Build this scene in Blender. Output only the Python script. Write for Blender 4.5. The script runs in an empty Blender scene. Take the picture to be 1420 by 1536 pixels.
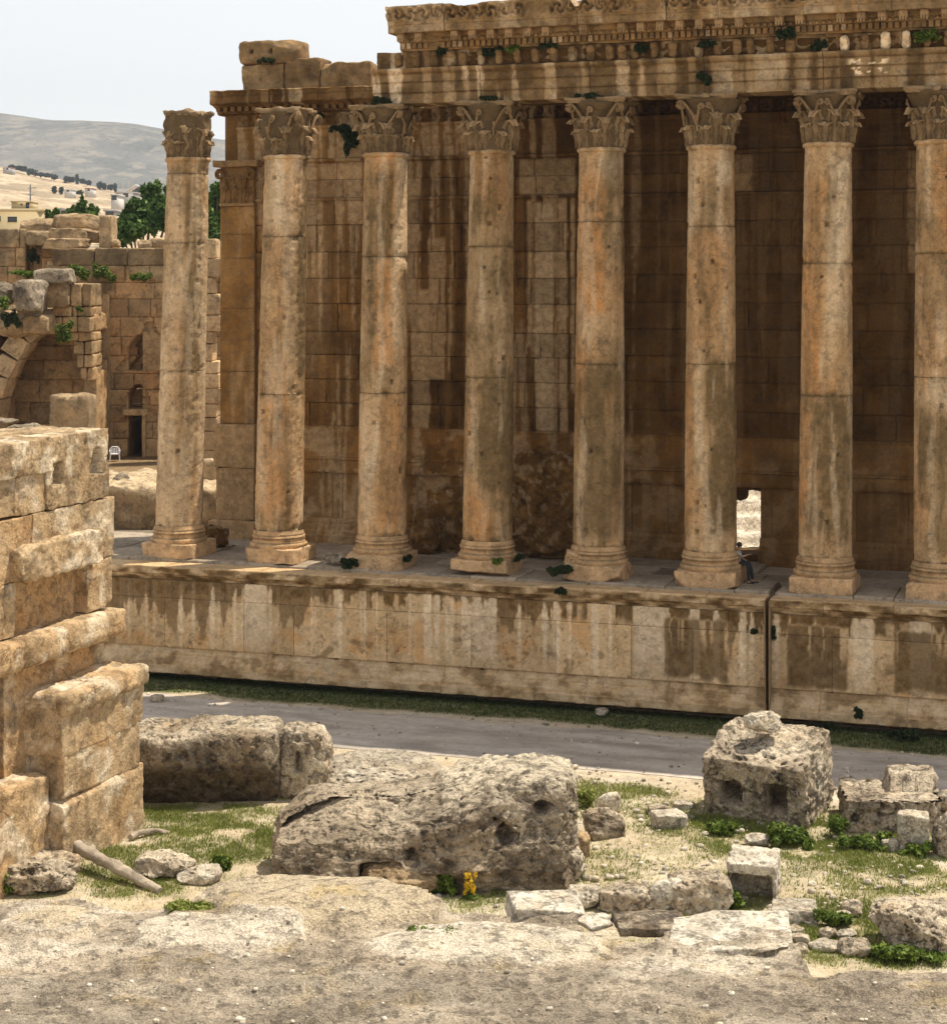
import bpy, math, random
import numpy as np
from mathutils import Vector, Matrix

# ---------------------------------------------------------------- camera, sky, sun, exposure
scn = bpy.context.scene
COL = scn.collection
F, CX, HY, H = 2800.0, 710.0, 417.0, 17.0          # focal length in photo pixels, horizon row, eye height
cam_d = bpy.data.cameras.new('camera')
cam = bpy.data.objects.new('camera', cam_d)
COL.objects.link(cam)
cam.location = (0, 0, H)
cam.rotation_euler = (math.radians(90), 0, 0)
cam_d.sensor_fit = 'VERTICAL'
cam_d.sensor_height = 36.0
cam_d.lens = F / 1536 * 36.0
cam_d.shift_y = -(768 - HY) / 1536
cam_d.clip_start = 0.5
cam_d.clip_end = 30000
scn.camera = cam

TH = math.radians(19)
TX, TY = math.cos(TH), -math.sin(TH)               # along the temple wall, to the right
NX, NY = math.sin(TH), math.cos(TH)                # into the temple
OX, OY = 0.57, 75.7                                # foot of the fourth column
SUN_EL, SUN_AZ = math.radians(67), math.radians(48)
shx = math.cos(SUN_AZ) * NX + math.sin(SUN_AZ) * TX
shy = math.cos(SUN_AZ) * NY + math.sin(SUN_AZ) * TY
sun_dir = Vector((shx * math.cos(SUN_EL), shy * math.cos(SUN_EL), math.sin(SUN_EL)))

world = bpy.data.worlds.new('World')
scn.world = world
world.use_nodes = True
wn = world.node_tree
bg = wn.nodes['Background']
sky = wn.nodes.new('ShaderNodeTexSky')
sky.sky_type = 'NISHITA'
sky.sun_disc = False
sky.sun_elevation = SUN_EL
sky.sun_rotation = math.atan2(shx, shy)
sky.air_density = 1.25
sky.dust_density = 0.3
sky.ozone_density = 1.0
hs = wn.nodes.new('ShaderNodeHueSaturation')
hs.inputs['Saturation'].default_value = 0.1
wn.links.new(sky.outputs[0], hs.inputs['Color'])
wn.links.new(hs.outputs[0], bg.inputs['Color'])
bg.inputs['Strength'].default_value = 0.135

sun_l = bpy.data.lights.new('sun', 'SUN')
sun_l.energy = 4.5
sun_l.angle = math.radians(0.5)
sun_l.color = (1.0, 0.91, 0.76)
sun = bpy.data.objects.new('sun', sun_l)
COL.objects.link(sun)
sun.rotation_euler = sun_dir.to_track_quat('Z', 'Y').to_euler()

vs = scn.view_settings
vs.view_transform = 'Standard'
vs.look = 'None'
vs.exposure = 0.32
vs.gamma = 1.0
vs.use_curve_mapping = False
scn.cycles.max_bounces = 6
scn.cycles.diffuse_bounces = 4
scn.cycles.volume_bounces = 0

# ---------------------------------------------------------------- numpy noise
_rng = np.random.RandomState(7)
_perm = np.concatenate([_rng.permutation(256)] * 3)
_grad = _rng.normal(size=(256, 3))
_grad /= np.linalg.norm(_grad, axis=1)[:, None]


def pnoise(p):
    pi = np.floor(p).astype(int)
    f = p - pi
    u = f * f * f * (f * (f * 6 - 15) + 10)
    pi &= 255
    out = 0
    for dx in (0, 1):
        wx = u[:, 0] if dx else 1 - u[:, 0]
        for dy in (0, 1):
            wy = u[:, 1] if dy else 1 - u[:, 1]
            for dz in (0, 1):
                wz = u[:, 2] if dz else 1 - u[:, 2]
                h = _perm[_perm[_perm[(pi[:, 0] + dx) & 255] + ((pi[:, 1] + dy) & 255)] + ((pi[:, 2] + dz) & 255)]
                g = _grad[h]
                out = out + wx * wy * wz * (g[:, 0] * (f[:, 0] - dx) + g[:, 1] * (f[:, 1] - dy) + g[:, 2] * (f[:, 2] - dz))
    return out * 1.6


def fbm(p, s=1.0, o=4, seed=0, gain=0.5):
    """fractal noise, about -1..1; s = frequency, a number or three"""
    p = np.asarray(p, float) * np.asarray(s, float) + seed * 17.31
    a, t, out = 1.0, 0.0, 0
    for i in range(o):
        out = out + a * pnoise(p)
        t += a
        a *= gain
        p = p * 2.03 + 11.7
    return out / t * 1.5


def smooth(e0, e1, x):
    t = np.clip((x - e0) / (e1 - e0), 0, 1)
    return t * t * (3 - 2 * t)


def vnoise(p, s, o=4, seed=0, gain=.5):
    return np.stack([fbm(p, s, o, seed + k * 3.7, gain) for k in range(3)], 1)


# ---------------------------------------------------------------- mesh building
class MB:
    def __init__(self):
        self.V, self.T, self.Fc, self.n = [], [], {}, 0

    def add(self, V, F_, tint=None):
        V = np.asarray(V, float).reshape(-1, 3)
        F_ = np.asarray(F_, int)
        if tint is None:
            tint = np.tile([.5, 0, 0, 0], (len(V), 1))
        self.V.append(V)
        self.T.append(np.asarray(tint, float))
        self.Fc.setdefault(F_.shape[1], []).append(F_ + self.n)
        self.n += len(V)

    def build(self, name, mat, parent=None, smooth_=True, warp=None):
        V = np.concatenate(self.V)
        T = np.concatenate(self.T)
        if warp:
            V = warp(V)
        me = bpy.data.meshes.new(name)
        loops, starts, pos = [], [], 0
        for k, fl in self.Fc.items():
            f = np.concatenate(fl)
            loops.append(f.ravel())
            starts.append(pos + np.arange(len(f)) * k)
            pos += f.size
        loops = np.concatenate(loops)
        starts = np.concatenate(starts)
        me.vertices.add(len(V))
        me.vertices.foreach_set('co', V.astype(np.float32).ravel())
        me.loops.add(len(loops))
        me.loops.foreach_set('vertex_index', loops.astype(np.int32))
        me.polygons.add(len(starts))
        me.polygons.foreach_set('loop_start', starts.astype(np.int32))
        me.update(calc_edges=True)
        me.validate()
        if smooth_:
            me.polygons.foreach_set('use_smooth', np.ones(len(me.polygons), bool))
        at = me.attributes.new('tint', 'FLOAT_COLOR', 'POINT')
        if len(me.vertices) == len(T):
            at.data.foreach_set('color', np.clip(T, 0, 1).astype(np.float32).ravel())
        me.materials.append(mat)
        if smooth_ and smooth_ != 'all':
            try:
                me.set_sharp_from_angle(angle=math.radians(48))
            except Exception:
                pass
        o = bpy.data.objects.new(name, me)
        COL.objects.link(o)
        if parent:
            o.parent = parent
        return o


def gridf(nu, nv, wrap=False):
    a = np.arange(nu * nv).reshape(nu, nv)
    if wrap:
        a = np.concatenate([a, a[:1]], 0)
    return np.stack([a[:-1, :-1], a[1:, :-1], a[1:, 1:], a[:-1, 1:]], -1).reshape(-1, 4)


def tag(o, label=None, cat=None, group=None, kind=None):
    if label: o['label'] = label
    if cat: o['category'] = cat
    if group: o['group'] = group
    if cat and not kind: kind = 'thing'
    if kind: o['kind'] = kind
    return o


def empty(name, loc=(0, 0, 0), rz=0):
    o = bpy.data.objects.new(name, None)
    COL.objects.link(o)
    o.location = loc
    o.rotation_euler = (0, 0, rz)
    o.empty_display_size = .3
    return o


def P(px, py, Y):
    return Vector(((px - CX) / F * Y, Y, H - (py - HY) / F * Y))


def G(px, py, z=0.3):
    return P(px, py, F * (H - z) / (py - HY))


def WP(px, py, v):
    """temple coordinates (u, z) of a photo point lying in the vertical plane v"""
    r = (px - CX) / F
    Y = (v + OX * NX + OY * NY) / (r * NX + NY)
    X = r * Y
    return (X - OX) * TX + (Y - OY) * TY, H - (py - HY) / F * Y


def temple(o):
    o.location = (OX, OY, 0)
    o.rotation_euler = (0, 0, -TH)
    return o


def rbox(x0, x1, y0, y1, z0, z1, res=.1, r=.04, amp=.02, fr=1.5, seed=0, oct=4, chops=0, rnd=None, pits=0., chopmax=.9):
    """block with rounded, worn edges: vertices, faces"""
    c = np.array([(x0 + x1) / 2, (y0 + y1) / 2, (z0 + z1) / 2])
    h = np.array([(x1 - x0) / 2, (y1 - y0) / 2, (z1 - z0) / 2])
    r = min(r, h.min() * .9)
    L = []
    for k in range(3):
        n = max(2, int(math.ceil((2 * h[k] - 2 * r) / res)) + 1)
        L.append(np.concatenate([[-h[k], -h[k] + r * .45], np.linspace(-h[k] + r, h[k] - r, n), [h[k] - r * .45, h[k]]]))
    Vs, Fs, n0 = [], [], 0
    for ax in range(3):
        a, b = (ax + 1) % 3, (ax + 2) % 3
        A, B = np.meshgrid(L[a], L[b], indexing='ij')
        for s in (-1, 1):
            v = np.zeros((A.size, 3))
            v[:, ax] = s * h[ax]
            v[:, a] = A.ravel()
            v[:, b] = B.ravel()
            f = gridf(len(L[a]), len(L[b]))
            if s < 0:
                f = f[:, ::-1]
            Vs.append(v); Fs.append(f + n0); n0 += len(v)
    V, Fc = np.concatenate(Vs), np.concatenate(Fs)
    _, idx, inv = np.unique(np.round(V, 5), axis=0, return_index=True, return_inverse=True)
    V = V[idx]
    Fc = inv.ravel()[Fc]
    q = np.clip(V, -(h - r), h - r)
    d = V - q
    ln = np.maximum(np.linalg.norm(d, axis=1, keepdims=True), 1e-9)
    V = q + d / ln * r
    rs = np.random.RandomState(int(seed * 13 + 5) % 99991)
    for _ in range(chops):
        s = rs.choice([-1, 1], 3) * h
        nrm = np.sign(s) * (rs.rand(3) * .8 + .25) / (h / h.max())
        if rs.rand() < .5:
            nrm[rs.randint(3)] *= .1
        nrm /= np.linalg.norm(nrm)
        mx = (V @ nrm).max()
        lim = mx * (chopmax + (.98 - chopmax) * rs.rand())
        ex = np.maximum(V @ nrm - lim, 0)
        V = V - ex[:, None] * nrm
    Pw = V + c
    V = V + amp * vnoise(Pw, fr, oct, seed, .55)
    if pits:
        nz = fbm(Pw, fr * 2.2, 3, seed + 9)
        V = V * (1 - pits * np.clip(nz - .28, 0, 1)[:, None])
    return V + c, Fc


def rock(dims, seed, k=4.0, n=26, amp=.12, fr=1.0, chops=5, pits=.25, ch=(.62, .9)):
    """a boulder centred on the origin with half sizes dims"""
    l = np.linspace(-1, 1, n)
    Vs, Fs, n0 = [], [], 0
    for ax in range(3):
        a, b = (ax + 1) % 3, (ax + 2) % 3
        A, B = np.meshgrid(l, l, indexing='ij')
        for s in (-1, 1):
            v = np.zeros((A.size, 3))
            v[:, ax] = s; v[:, a] = A.ravel(); v[:, b] = B.ravel()
            f = gridf(n, n)
            if s < 0: f = f[:, ::-1]
            Vs.append(v); Fs.append(f + n0); n0 += len(v)
    V, Fc = np.concatenate(Vs), np.concatenate(Fs)
    _, idx, inv = np.unique(np.round(V, 5), axis=0, return_index=True, return_inverse=True)
    V = V[idx]
    Fc = inv.ravel()[Fc]
    V = V / (np.abs(V) ** k).sum(1, keepdims=True) ** (1 / k)
    rs = np.random.RandomState(seed)
    for _ in range(chops):
        nrm = rs.normal(size=3)
        nrm /= np.linalg.norm(nrm)
        lim = (V @ nrm).max() * (ch[0] + (ch[1] - ch[0]) * rs.rand())
        V = V - np.maximum(V @ nrm - lim, 0)[:, None] * nrm
    d = np.asarray(dims, float)
    V = V * d
    sc = d.mean()
    w = vnoise(V / sc, fr, 5, seed, .55) * amp * sc
    w += vnoise(V / sc, fr * 6, 3, seed + 3, .6) * min(amp, .12) * .2 * sc
    if pits:
        nz = fbm(V / sc, fr * 3.2, 3, seed + 9)
        V = V * (1 - pits * np.clip(nz - .25, 0, 1)[:, None])
    return V + w, Fc


def tube(pts, rad, seg=8, cap=True):
    pts = [Vector(p) for p in pts]
    if not hasattr(rad, '__len__'): rad = [rad] * len(pts)
    V, n = [], len(pts)
    up = Vector((0, 0, 1))
    for i, p in enumerate(pts):
        t = (pts[min(i + 1, n - 1)] - pts[max(i - 1, 0)]).normalized()
        if abs(t.dot(up)) > .95: up = Vector((1, 0, 0)) if abs(t.x) < .9 else Vector((0, 1, 0))
        a = t.cross(up).normalized(); b = t.cross(a).normalized()
        for k in range(seg):
            w = 2 * math.pi * k / seg
            V.append(p + (a * math.cos(w) + b * math.sin(w)) * rad[i])
    V = np.array([tuple(v) for v in V])
    a = np.arange(n * seg).reshape(n, seg)
    a = np.concatenate([a, a[:, :1]], 1)
    Fc = np.stack([a[:-1, :-1], a[:-1, 1:], a[1:, 1:], a[1:, :-1]], -1).reshape(-1, 4)
    if cap:
        V = np.concatenate([V, [tuple(pts[0])], [tuple(pts[-1])]])
        c0, c1 = n * seg, n * seg + 1
        e = []
        for k in range(seg):
            k2 = (k + 1) % seg
            e.append((c0, k2, k, k))
        Ft = [(c0, (k + 1) % seg, k) for k in range(seg)] + [(c1, (n - 1) * seg + k, (n - 1) * seg + (k + 1) % seg) for k in range(seg)]
        return V, Fc, np.array(Ft)
    return V, Fc, None


def add_tube(mb, pts, rad, seg=8, tint=None):
    V, Fc, Ft = tube(pts, rad, seg)
    n0 = mb.n
    t = np.tile(tint if tint is not None else [.5, 0, 0, 0], (len(V), 1))
    mb.add(V, Fc, t)
    if Ft is not None:
        mb.Fc.setdefault(3, []).append(Ft + n0)


def add_box(mb, x0, x1, y0, y1, z0, z1, tint=None):
    V = np.array([(x, y, z) for x in (x0, x1) for y in (y0, y1) for z in (z0, z1)])
    Fc = [(0, 1, 3, 2), (4, 6, 7, 5), (0, 4, 5, 1), (2, 3, 7, 6), (0, 2, 6, 4), (1, 5, 7, 3)]
    mb.add(V, Fc, None if tint is None else np.tile(tint, (8, 1)))


# ---------------------------------------------------------------- materials
def nodes(name):
    m = bpy.data.materials.new(name)
    m.use_nodes = True
    nt = m.node_tree
    return m, nt, nt.nodes['Principled BSDF']


def N(nt, t, ins=None, **kw):
    n = nt.nodes.new(t)
    for k, v in kw.items():
        setattr(n, k, v)
    for k, v in (ins or {}).items():
        if hasattr(v, 'is_output'):
            nt.links.new(v, n.inputs[k])
        else:
            n.inputs[k].default_value = v
    return n


def mixc(nt, a, b, f, mode='MIX'):
    n = nt.nodes.new('ShaderNodeMix')
    n.data_type = 'RGBA'
    n.blend_type = mode
    for s, v in ((n.inputs[0], f), (n.inputs[6], a), (n.inputs[7], b)):
        if hasattr(v, 'is_output'): nt.links.new(v, s)
        elif isinstance(v, (int, float)): s.default_value = v
        else: s.default_value = (*v, 1)
    return n.outputs[2]


def mth(nt, op, a, b=None, c=None, clamp=False):
    n = nt.nodes.new('ShaderNodeMath')
    n.operation = op
    n.use_clamp = clamp
    for i, v in enumerate((a, b, c)):
        if v is None: continue
        if hasattr(v, 'is_output'): nt.links.new(v, n.inputs[i])
        else: n.inputs[i].default_value = v
    return n.outputs[0]


def mrange(nt, v, a, b, c=0., d=1.):
    n = nt.nodes.new('ShaderNodeMapRange')
    nt.links.new(v, n.inputs[0])
    for i, x in enumerate((a, b, c, d)): n.inputs[i + 1].default_value = x
    return n.outputs[0]


def stone(name, light, mid, stain_shade, pale, orange, speck=.35, sps=5., grain=.22, bump=.5, bs=6., rough=.9, spcol=(.09, .075, .06), gs=38., crk=.5, cs=.9):
    m, nt, b = nodes(name)
    tc = N(nt, 'ShaderNodeTexCoord').outputs['Object']
    oi = N(nt, 'ShaderNodeObjectInfo').outputs['Random']
    off = mth(nt, 'MULTIPLY', oi, 57.0)
    co = N(nt, 'ShaderNodeVectorMath', {0: tc, 1: off}, operation='ADD').outputs[0]
    at = N(nt, 'ShaderNodeAttribute', attribute_name='tint')
    sp = N(nt, 'ShaderNodeSeparateColor', {0: at.outputs['Color']})
    R, Gc, B, A = sp.outputs[0], sp.outputs[1], sp.outputs[2], at.outputs['Alpha']

    def noise(s, d=5, r=.55, dist=0.):
        return N(nt, 'ShaderNodeTexNoise', {'Vector': co, 'Scale': s, 'Detail': d, 'Roughness': r, 'Distortion': dist}).outputs['Fac']
    n1 = noise(.55, 6, .6, .4)
    n2 = noise(3.2, 5, .65)
    n3 = noise(sps, 9, .78, .3)
    n4 = noise(gs, 4, .7)
    c = mixc(nt, light, mid, mrange(nt, n1, .38, .62))
    oa = mth(nt, 'MULTIPLY', A, mrange(nt, n2, .3, .6, .5, 1.1), clamp=True)
    c = mixc(nt, c, orange, oa)
    ga = mth(nt, 'MULTIPLY', Gc, mrange(nt, n2, .3, .62, .72, 1.12), clamp=True)
    c = mixc(nt, c, stain_shade, ga)  # dirt and patina; on some parts also painted shade
    ba = mth(nt, 'MULTIPLY', B, mrange(nt, n2, .3, .6, .6, 1.1), clamp=True)
    c = mixc(nt, c, pale, ba)
    c = mixc(nt, c, spcol, mth(nt, 'MULTIPLY', mrange(nt, n3, .51, .62), speck))
    n5 = noise(cs, 7, .6, .6)
    cr = mth(nt, 'MULTIPLY', mrange(nt, mth(nt, 'ABSOLUTE', mth(nt, 'SUBTRACT', n5, .47)), .0, .012, 1., 0.), mrange(nt, n1, .45, .6))
    c = mixc(nt, c, tuple(x * .6 for x in stain_shade), mth(nt, 'MULTIPLY', cr, crk))
    br = mth(nt, 'MULTIPLY', mrange(nt, R, 0, 1, .45, 1.55), mrange(nt, n4, .32, .68, 1 - grain, 1 + grain))
    br = mth(nt, 'MULTIPLY', br, mrange(nt, n2, .3, .7, .88, 1.12))
    cv = N(nt, 'ShaderNodeVectorMath', {0: c, 1: br}, operation='MULTIPLY').outputs[0]
    nt.links.new(cv, b.inputs['Base Color'])
    b.inputs['Roughness'].default_value = rough
    b.inputs['Specular IOR Level'].default_value = .15
    hb = mth(nt, 'ADD', noise(bs, 8, .65), mth(nt, 'MULTIPLY', n4, .35))
    hb = mth(nt, 'SUBTRACT', hb, mth(nt, 'MULTIPLY', mrange(nt, n3, .53, .68), .35))
    hb = mth(nt, 'SUBTRACT', hb, mth(nt, 'MULTIPLY', cr, crk * .8))
    bp = N(nt, 'ShaderNodeBump', {'Height': hb, 'Strength': bump, 'Distance': .12})
    nt.links.new(bp.outputs[0], b.inputs['Normal'])
    return m


def leafmat(name, c1, c2, tr=.25):
    m, nt, b = nodes(name)
    at = N(nt, 'ShaderNodeAttribute', attribute_name='tint')
    sp = N(nt, 'ShaderNodeSeparateColor', {0: at.outputs['Color']})
    c = mixc(nt, c1, c2, sp.outputs[0])
    nt.links.new(c, b.inputs['Base Color'])
    b.inputs['Roughness'].default_value = .6
    b.inputs['Specular IOR Level'].default_value = .2
    t = N(nt, 'ShaderNodeBsdfTranslucent', {'Color': c})
    mx = N(nt, 'ShaderNodeMixShader', {0: tr, 1: b.outputs[0], 2: t.outputs[0]})
    nt.links.new(mx.outputs[0], nt.nodes['Material Output'].inputs[0])
    return m


def plain(name, col, rough=.7):
    m, nt, b = nodes(name)
    tc = N(nt, 'ShaderNodeTexCoord').outputs['Object']
    n = N(nt, 'ShaderNodeTexNoise', {'Vector': tc, 'Scale': 6., 'Detail': 4.}).outputs['Fac']
    c = mixc(nt, tuple(x * .8 for x in col), tuple(min(1, x * 1.15) for x in col), n)
    nt.links.new(c, b.inputs['Base Color'])
    b.inputs['Roughness'].default_value = rough
    return m


M = {}
M['column'] = stone('column_stone', (.62, .425, .235), (.52, .34, .175), (.15, .098, .04), (.74, .58, .39), (.60, .275, .09), speck=.42, sps=3.0, grain=.17, bump=.5, gs=10., crk=.5)
M['capital'] = stone('capital_stone', (.40, .27, .145), (.31, .205, .105), (.075, .046, .018), (.64, .49, .32), (.46, .23, .09), speck=.5, sps=4., grain=.2, bump=.45, gs=12., crk=.2)
M['podium'] = stone('podium_stone', (.70, .50, .29), (.60, .405, .215), (.135, .075, .024), (.84, .68, .48), (.60, .30, .10), speck=.32, sps=2.4, grain=.15, bump=.45, gs=9., crk=.6, cs=1.1)
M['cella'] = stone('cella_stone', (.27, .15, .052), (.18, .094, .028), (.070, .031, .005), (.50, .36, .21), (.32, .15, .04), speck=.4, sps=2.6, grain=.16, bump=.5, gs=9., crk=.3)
M['entab'] = stone('entablature_stone', (.44, .295, .15), (.34, .215, .10), (.085, .046, .014), (.82, .64, .43), (.48, .25, .085), speck=.5, sps=3., grain=.18, bump=.55, gs=10., crk=.4)
M['paving'] = stone('paving_stone', (.46, .385, .30), (.36, .295, .22), (.11, .08, .05), (.60, .51, .41), (.44, .31, .18), speck=.4, sps=2.6, grain=.18, bump=.5, gs=10.)
M['rock'] = stone('grey_rock', (.58, .48, .355), (.43, .345, .25), (.10, .07, .042), (.76, .66, .50), (.46, .31, .16), speck=.7, sps=3.0, grain=.4, bump=1., crk=.7, cs=.8, bs=5., spcol=(.11, .095, .08), gs=15.)
M['pale_rock'] = stone('pale_rock', (.64, .55, .42), (.50, .43, .33), (.2, .16, .12), (.72, .66, .55), (.5, .37, .22), speck=.5, sps=4.5, grain=.34, bump=.8, bs=5., gs=15.)
M['ruin'] = stone('ruin_stone', (.60, .445, .27), (.52, .36, .20), (.16, .105, .055), (.76, .64, .47), (.56, .315, .13), speck=.42, sps=2.6, grain=.24, bump=.75, crk=.6, gs=15.)
M['back'] = stone('wall_stone', (.54, .385, .215), (.44, .295, .15), (.14, .098, .055), (.64, .53, .37), (.56, .29, .115), speck=.5, sps=1.8, grain=.18, bump=.7, bs=3., gs=7.)
M['ledge'] = stone('ledge_rock', (.62, .515, .385), (.50, .405, .295), (.20, .165, .125), (.80, .71, .57), (.52, .36, .12), speck=.6, sps=5., grain=.5, bump=.8, bs=14., spcol=(.15, .12, .09), gs=34., crk=.25)
M['ground'] = stone('sandy_ground', (.60, .50, .36), (.50, .40, .27), (.085, .105, .022), (.60, .54, .44), (.40, .30, .19), speck=.25, sps=3., grain=.2, bump=.5, gs=20.)
M['path'] = stone('path_earth', (.52, .46, .40), (.47, .41, .35), (.2, .17, .14), (.46, .41, .35), (.4, .3, .2), speck=.12, sps=3., grain=.1, bump=.2)
M['leaf'] = leafmat('bush_leaves', (.05, .09, .012), (.24, .31, .05))
M['tree'] = leafmat('tree_leaves', (.03, .08, .018), (.19, .29, .06))
M['drygrass'] = leafmat('grass_blades', (.13, .17, .025), (.42, .43, .12), .3)
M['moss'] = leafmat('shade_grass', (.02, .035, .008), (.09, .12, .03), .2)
M['darkleaf'] = leafmat('dark_leaves', (.018, .03, .01), (.055, .08, .025))
M['flower'] = leafmat('yellow_petals', (.75, .48, .02), (.85, .62, .05), .2)
M['bark'] = plain('bark', (.10, .07, .045), .9)
M['log'] = stone('log_wood', (.50, .42, .33), (.40, .32, .24), (.16, .12, .08), (.62, .55, .45), (.4, .28, .16), speck=.3, sps=5.)

# ---------------------------------------------------------------- structure builders
def ashlar(mb, x0, x1, z0, z1, ch, bl, y=0., res=.08, groove=.07, rnd=.02, seed=0, hole=None, tint=None, disp=None, chip=.03, amp=.012, top=None, gw=.012):
    """coursed masonry face in the plane y, facing -y; ch = course height or list, bl = block length"""
    rs = np.random.RandomState(seed + 100)
    zs = [z0]
    if hasattr(ch, '__len__'):
        zs = list(ch)
    else:
        nrow = max(1, int(round((z1 - z0) / ch)))
        w = 1 + .25 * (rs.rand(nrow) - .5)
        zs = [z0] + list(z0 + np.cumsum(w / w.sum() * (z1 - z0)))
    for i in range(len(zs) - 1):
        a, b = zs[i], zs[i + 1]
        x = x0 - rs.rand() * bl * .8
        while x < x1:
            L = bl * (.65 + .8 * rs.rand())
            xa, xb = max(x, x0), min(x + L, x1)
            if x1 - xb < .25 * bl: xb = x1
            x = x + L if xb < x1 else x1 + 1
            if xb - xa < .12: continue
            if hole and hole((xa + xb) / 2, (a + b) / 2, xa, xb, a, b): continue
            t = a + (b - a)
            if top is not None:
                tz = top((xa + xb) / 2)
                if a > tz - .25 * (b - a): continue
            nx = max(2, int(math.ceil((xb - xa) / res)) + 1)
            nz = max(2, int(math.ceil((b - a) / res)) + 1)
            lx = np.concatenate([[xa, xa + gw], np.linspace(xa + gw * 2.2, xb - gw * 2.2, nx), [xb - gw, xb]])
            lz = np.concatenate([[a, a + gw], np.linspace(a + gw * 2.2, b - gw * 2.2, nz), [b - gw, b]])
            X, Z = np.meshgrid(lx, lz, indexing='ij')
            V = np.stack([X.ravel(), np.full(X.size, y), Z.ravel()], 1)
            e = np.minimum(np.minimum(X - xa, xb - X), np.minimum(Z - a, b - Z)).ravel()
            off = rnd * (rs.rand() - .5) * 2
            tilt_ = (rs.rand() - .5) * rnd
            nz1 = fbm(V, 1.6, 4, seed)
            V[:, 1] += off + amp * nz1
            cn = np.clip(fbm(V + [0, off * 50, 0], 2.3, 3, seed + 4) - .1, 0, 1)
            V[:, 1] += chip * cn * np.clip(1 - e / .22, 0, 1) * 3
            V[:, 1] += np.where(e < gw * .5, groove, np.where(e < gw * 1.5, groove * .25, 0))
            tb = np.zeros((len(V), 4))
            tb[:, 0] = .5 + .16 * (rs.rand() - .5) * 2 + .06 * nz1
            tb[:, 1] = .12 * rs.rand() + np.where(e < gw * 1.5, .45, 0)
            tb[:, 3] = max(0, rs.rand() - .6) * .9
            if disp is not None: V[:, 1] += disp(V)
            if tint is not None: tb = tint(V, tb, e)
            mb.add(V, gridf(len(lx), len(lz)), tb)


def profile(mb, pts, u0, u1, du=.12, dz=.07, amp=.015, seed=0, wear=.02, relief=None, tint=None, ub=None, cap=True, fr=1.3):
    """moulding: profile points (v, z) from bottom to top, extruded from u0 to u1"""
    q = [pts[0]]
    for p in pts[1:]:
        a = np.array(q[-1]); b = np.array(p)
        n = max(1, int(math.ceil(np.linalg.norm(b - a) / dz)))
        for k in range(1, n + 1): q.append(tuple(a + (b - a) * k / n))
    q = np.array(q)
    us = np.linspace(u0, u1, max(2, int((u1 - u0) / du) + 1))
    U, I = np.meshgrid(us, np.arange(len(q)), indexing='ij')
    V = np.stack([U.ravel(), q[I.ravel(), 0], q[I.ravel(), 1]], 1)
    V0 = V.copy()
    w = vnoise(V0, fr, 4, seed)
    V[:, 1:] += amp * w[:, 1:]
    ch = np.clip(fbm(V0, 1.9, 3, seed + 5) - .15, 0, 1)
    V[:, 1] += wear * 3 * ch
    if relief is not None: V[:, 1] += relief(V0)
    tb = np.tile([.5, 0, 0, 0.], (len(V), 1))
    tb[:, 0] += .1 * fbm(V0, .7, 3, seed + 2)
    if tint is not None: tb = tint(V0, tb)
    Fc = gridf(len(us), len(q))
    n0 = mb.n
    mb.add(V, Fc, tb)
    if cap:
        k = len(q)
        for base, rev in ((0, False), ((len(us) - 1) * k, True)):
            idx = np.arange(base, base + k)
            c = V[idx]
            back = c.copy(); back[:, 1] = max(q[:, 0].max(), q[-1, 0]) + .02
            fv = np.concatenate([c, back])
            f = np.stack([np.arange(k - 1), np.arange(1, k), np.arange(1, k) + k, np.arange(k - 1) + k], 1)
            if not rev: f = f[:, ::-1]
            mb.add(fv, f, np.tile([.45, .1, 0, 0.], (2 * k, 1)))


def foliage(name, clumps, n, size, mat, seed=0, parent=None, flat=.35, build=True, mb=None, core=.55):
    """many leaf faces through the clumps' volume: clumps = [(x, y, z, rx, ry, rz)]"""
    rs = np.random.RandomState(seed)
    cl = np.array(clumps, float)
    w = cl[:, 3] * cl[:, 4] * cl[:, 5]
    w = w ** .75; w /= w.sum()
    ci = rs.choice(len(cl), n, p=w)
    d = rs.normal(size=(n, 3)); d /= np.linalg.norm(d, axis=1)[:, None]
    rr = (core + (1 - core) * rs.rand(n) ** .6) * (1 + .12 * rs.normal(size=n))
    c = cl[ci, :3] + d * cl[ci, 3:] * rr[:, None]
    nrm = d * .6 + rs.normal(size=(n, 3)) * .7 + [0, 0, flat]
    nrm /= np.linalg.norm(nrm, axis=1)[:, None]
    a = np.cross(nrm, rs.normal(size=(n, 3))); a /= np.linalg.norm(a, axis=1)[:, None]
    b = np.cross(nrm, a)
    s = size * (.6 + .8 * rs.rand(n))[:, None]
    V = np.stack([c - a * s, c + b * s * .45 + nrm * s * .15, c + a * s, c - b * s * .45 + nrm * s * .15], 1).reshape(-1, 3)
    Fc = np.arange(4 * n).reshape(-1, 4)
    sh = np.clip(.35 + .25 * rs.normal(size=n) + .35 * fbm(c, 1.2 / max(cl[:, 3].mean(), .1), 2, seed), 0, 1)
    tb = np.zeros((4 * n, 4)); tb[:, 0] = np.repeat(sh, 4)
    m = mb or MB()
    m.add(V, Fc, tb)
    if build:
        return m.build(name, mat, parent, smooth_=False)


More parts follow.
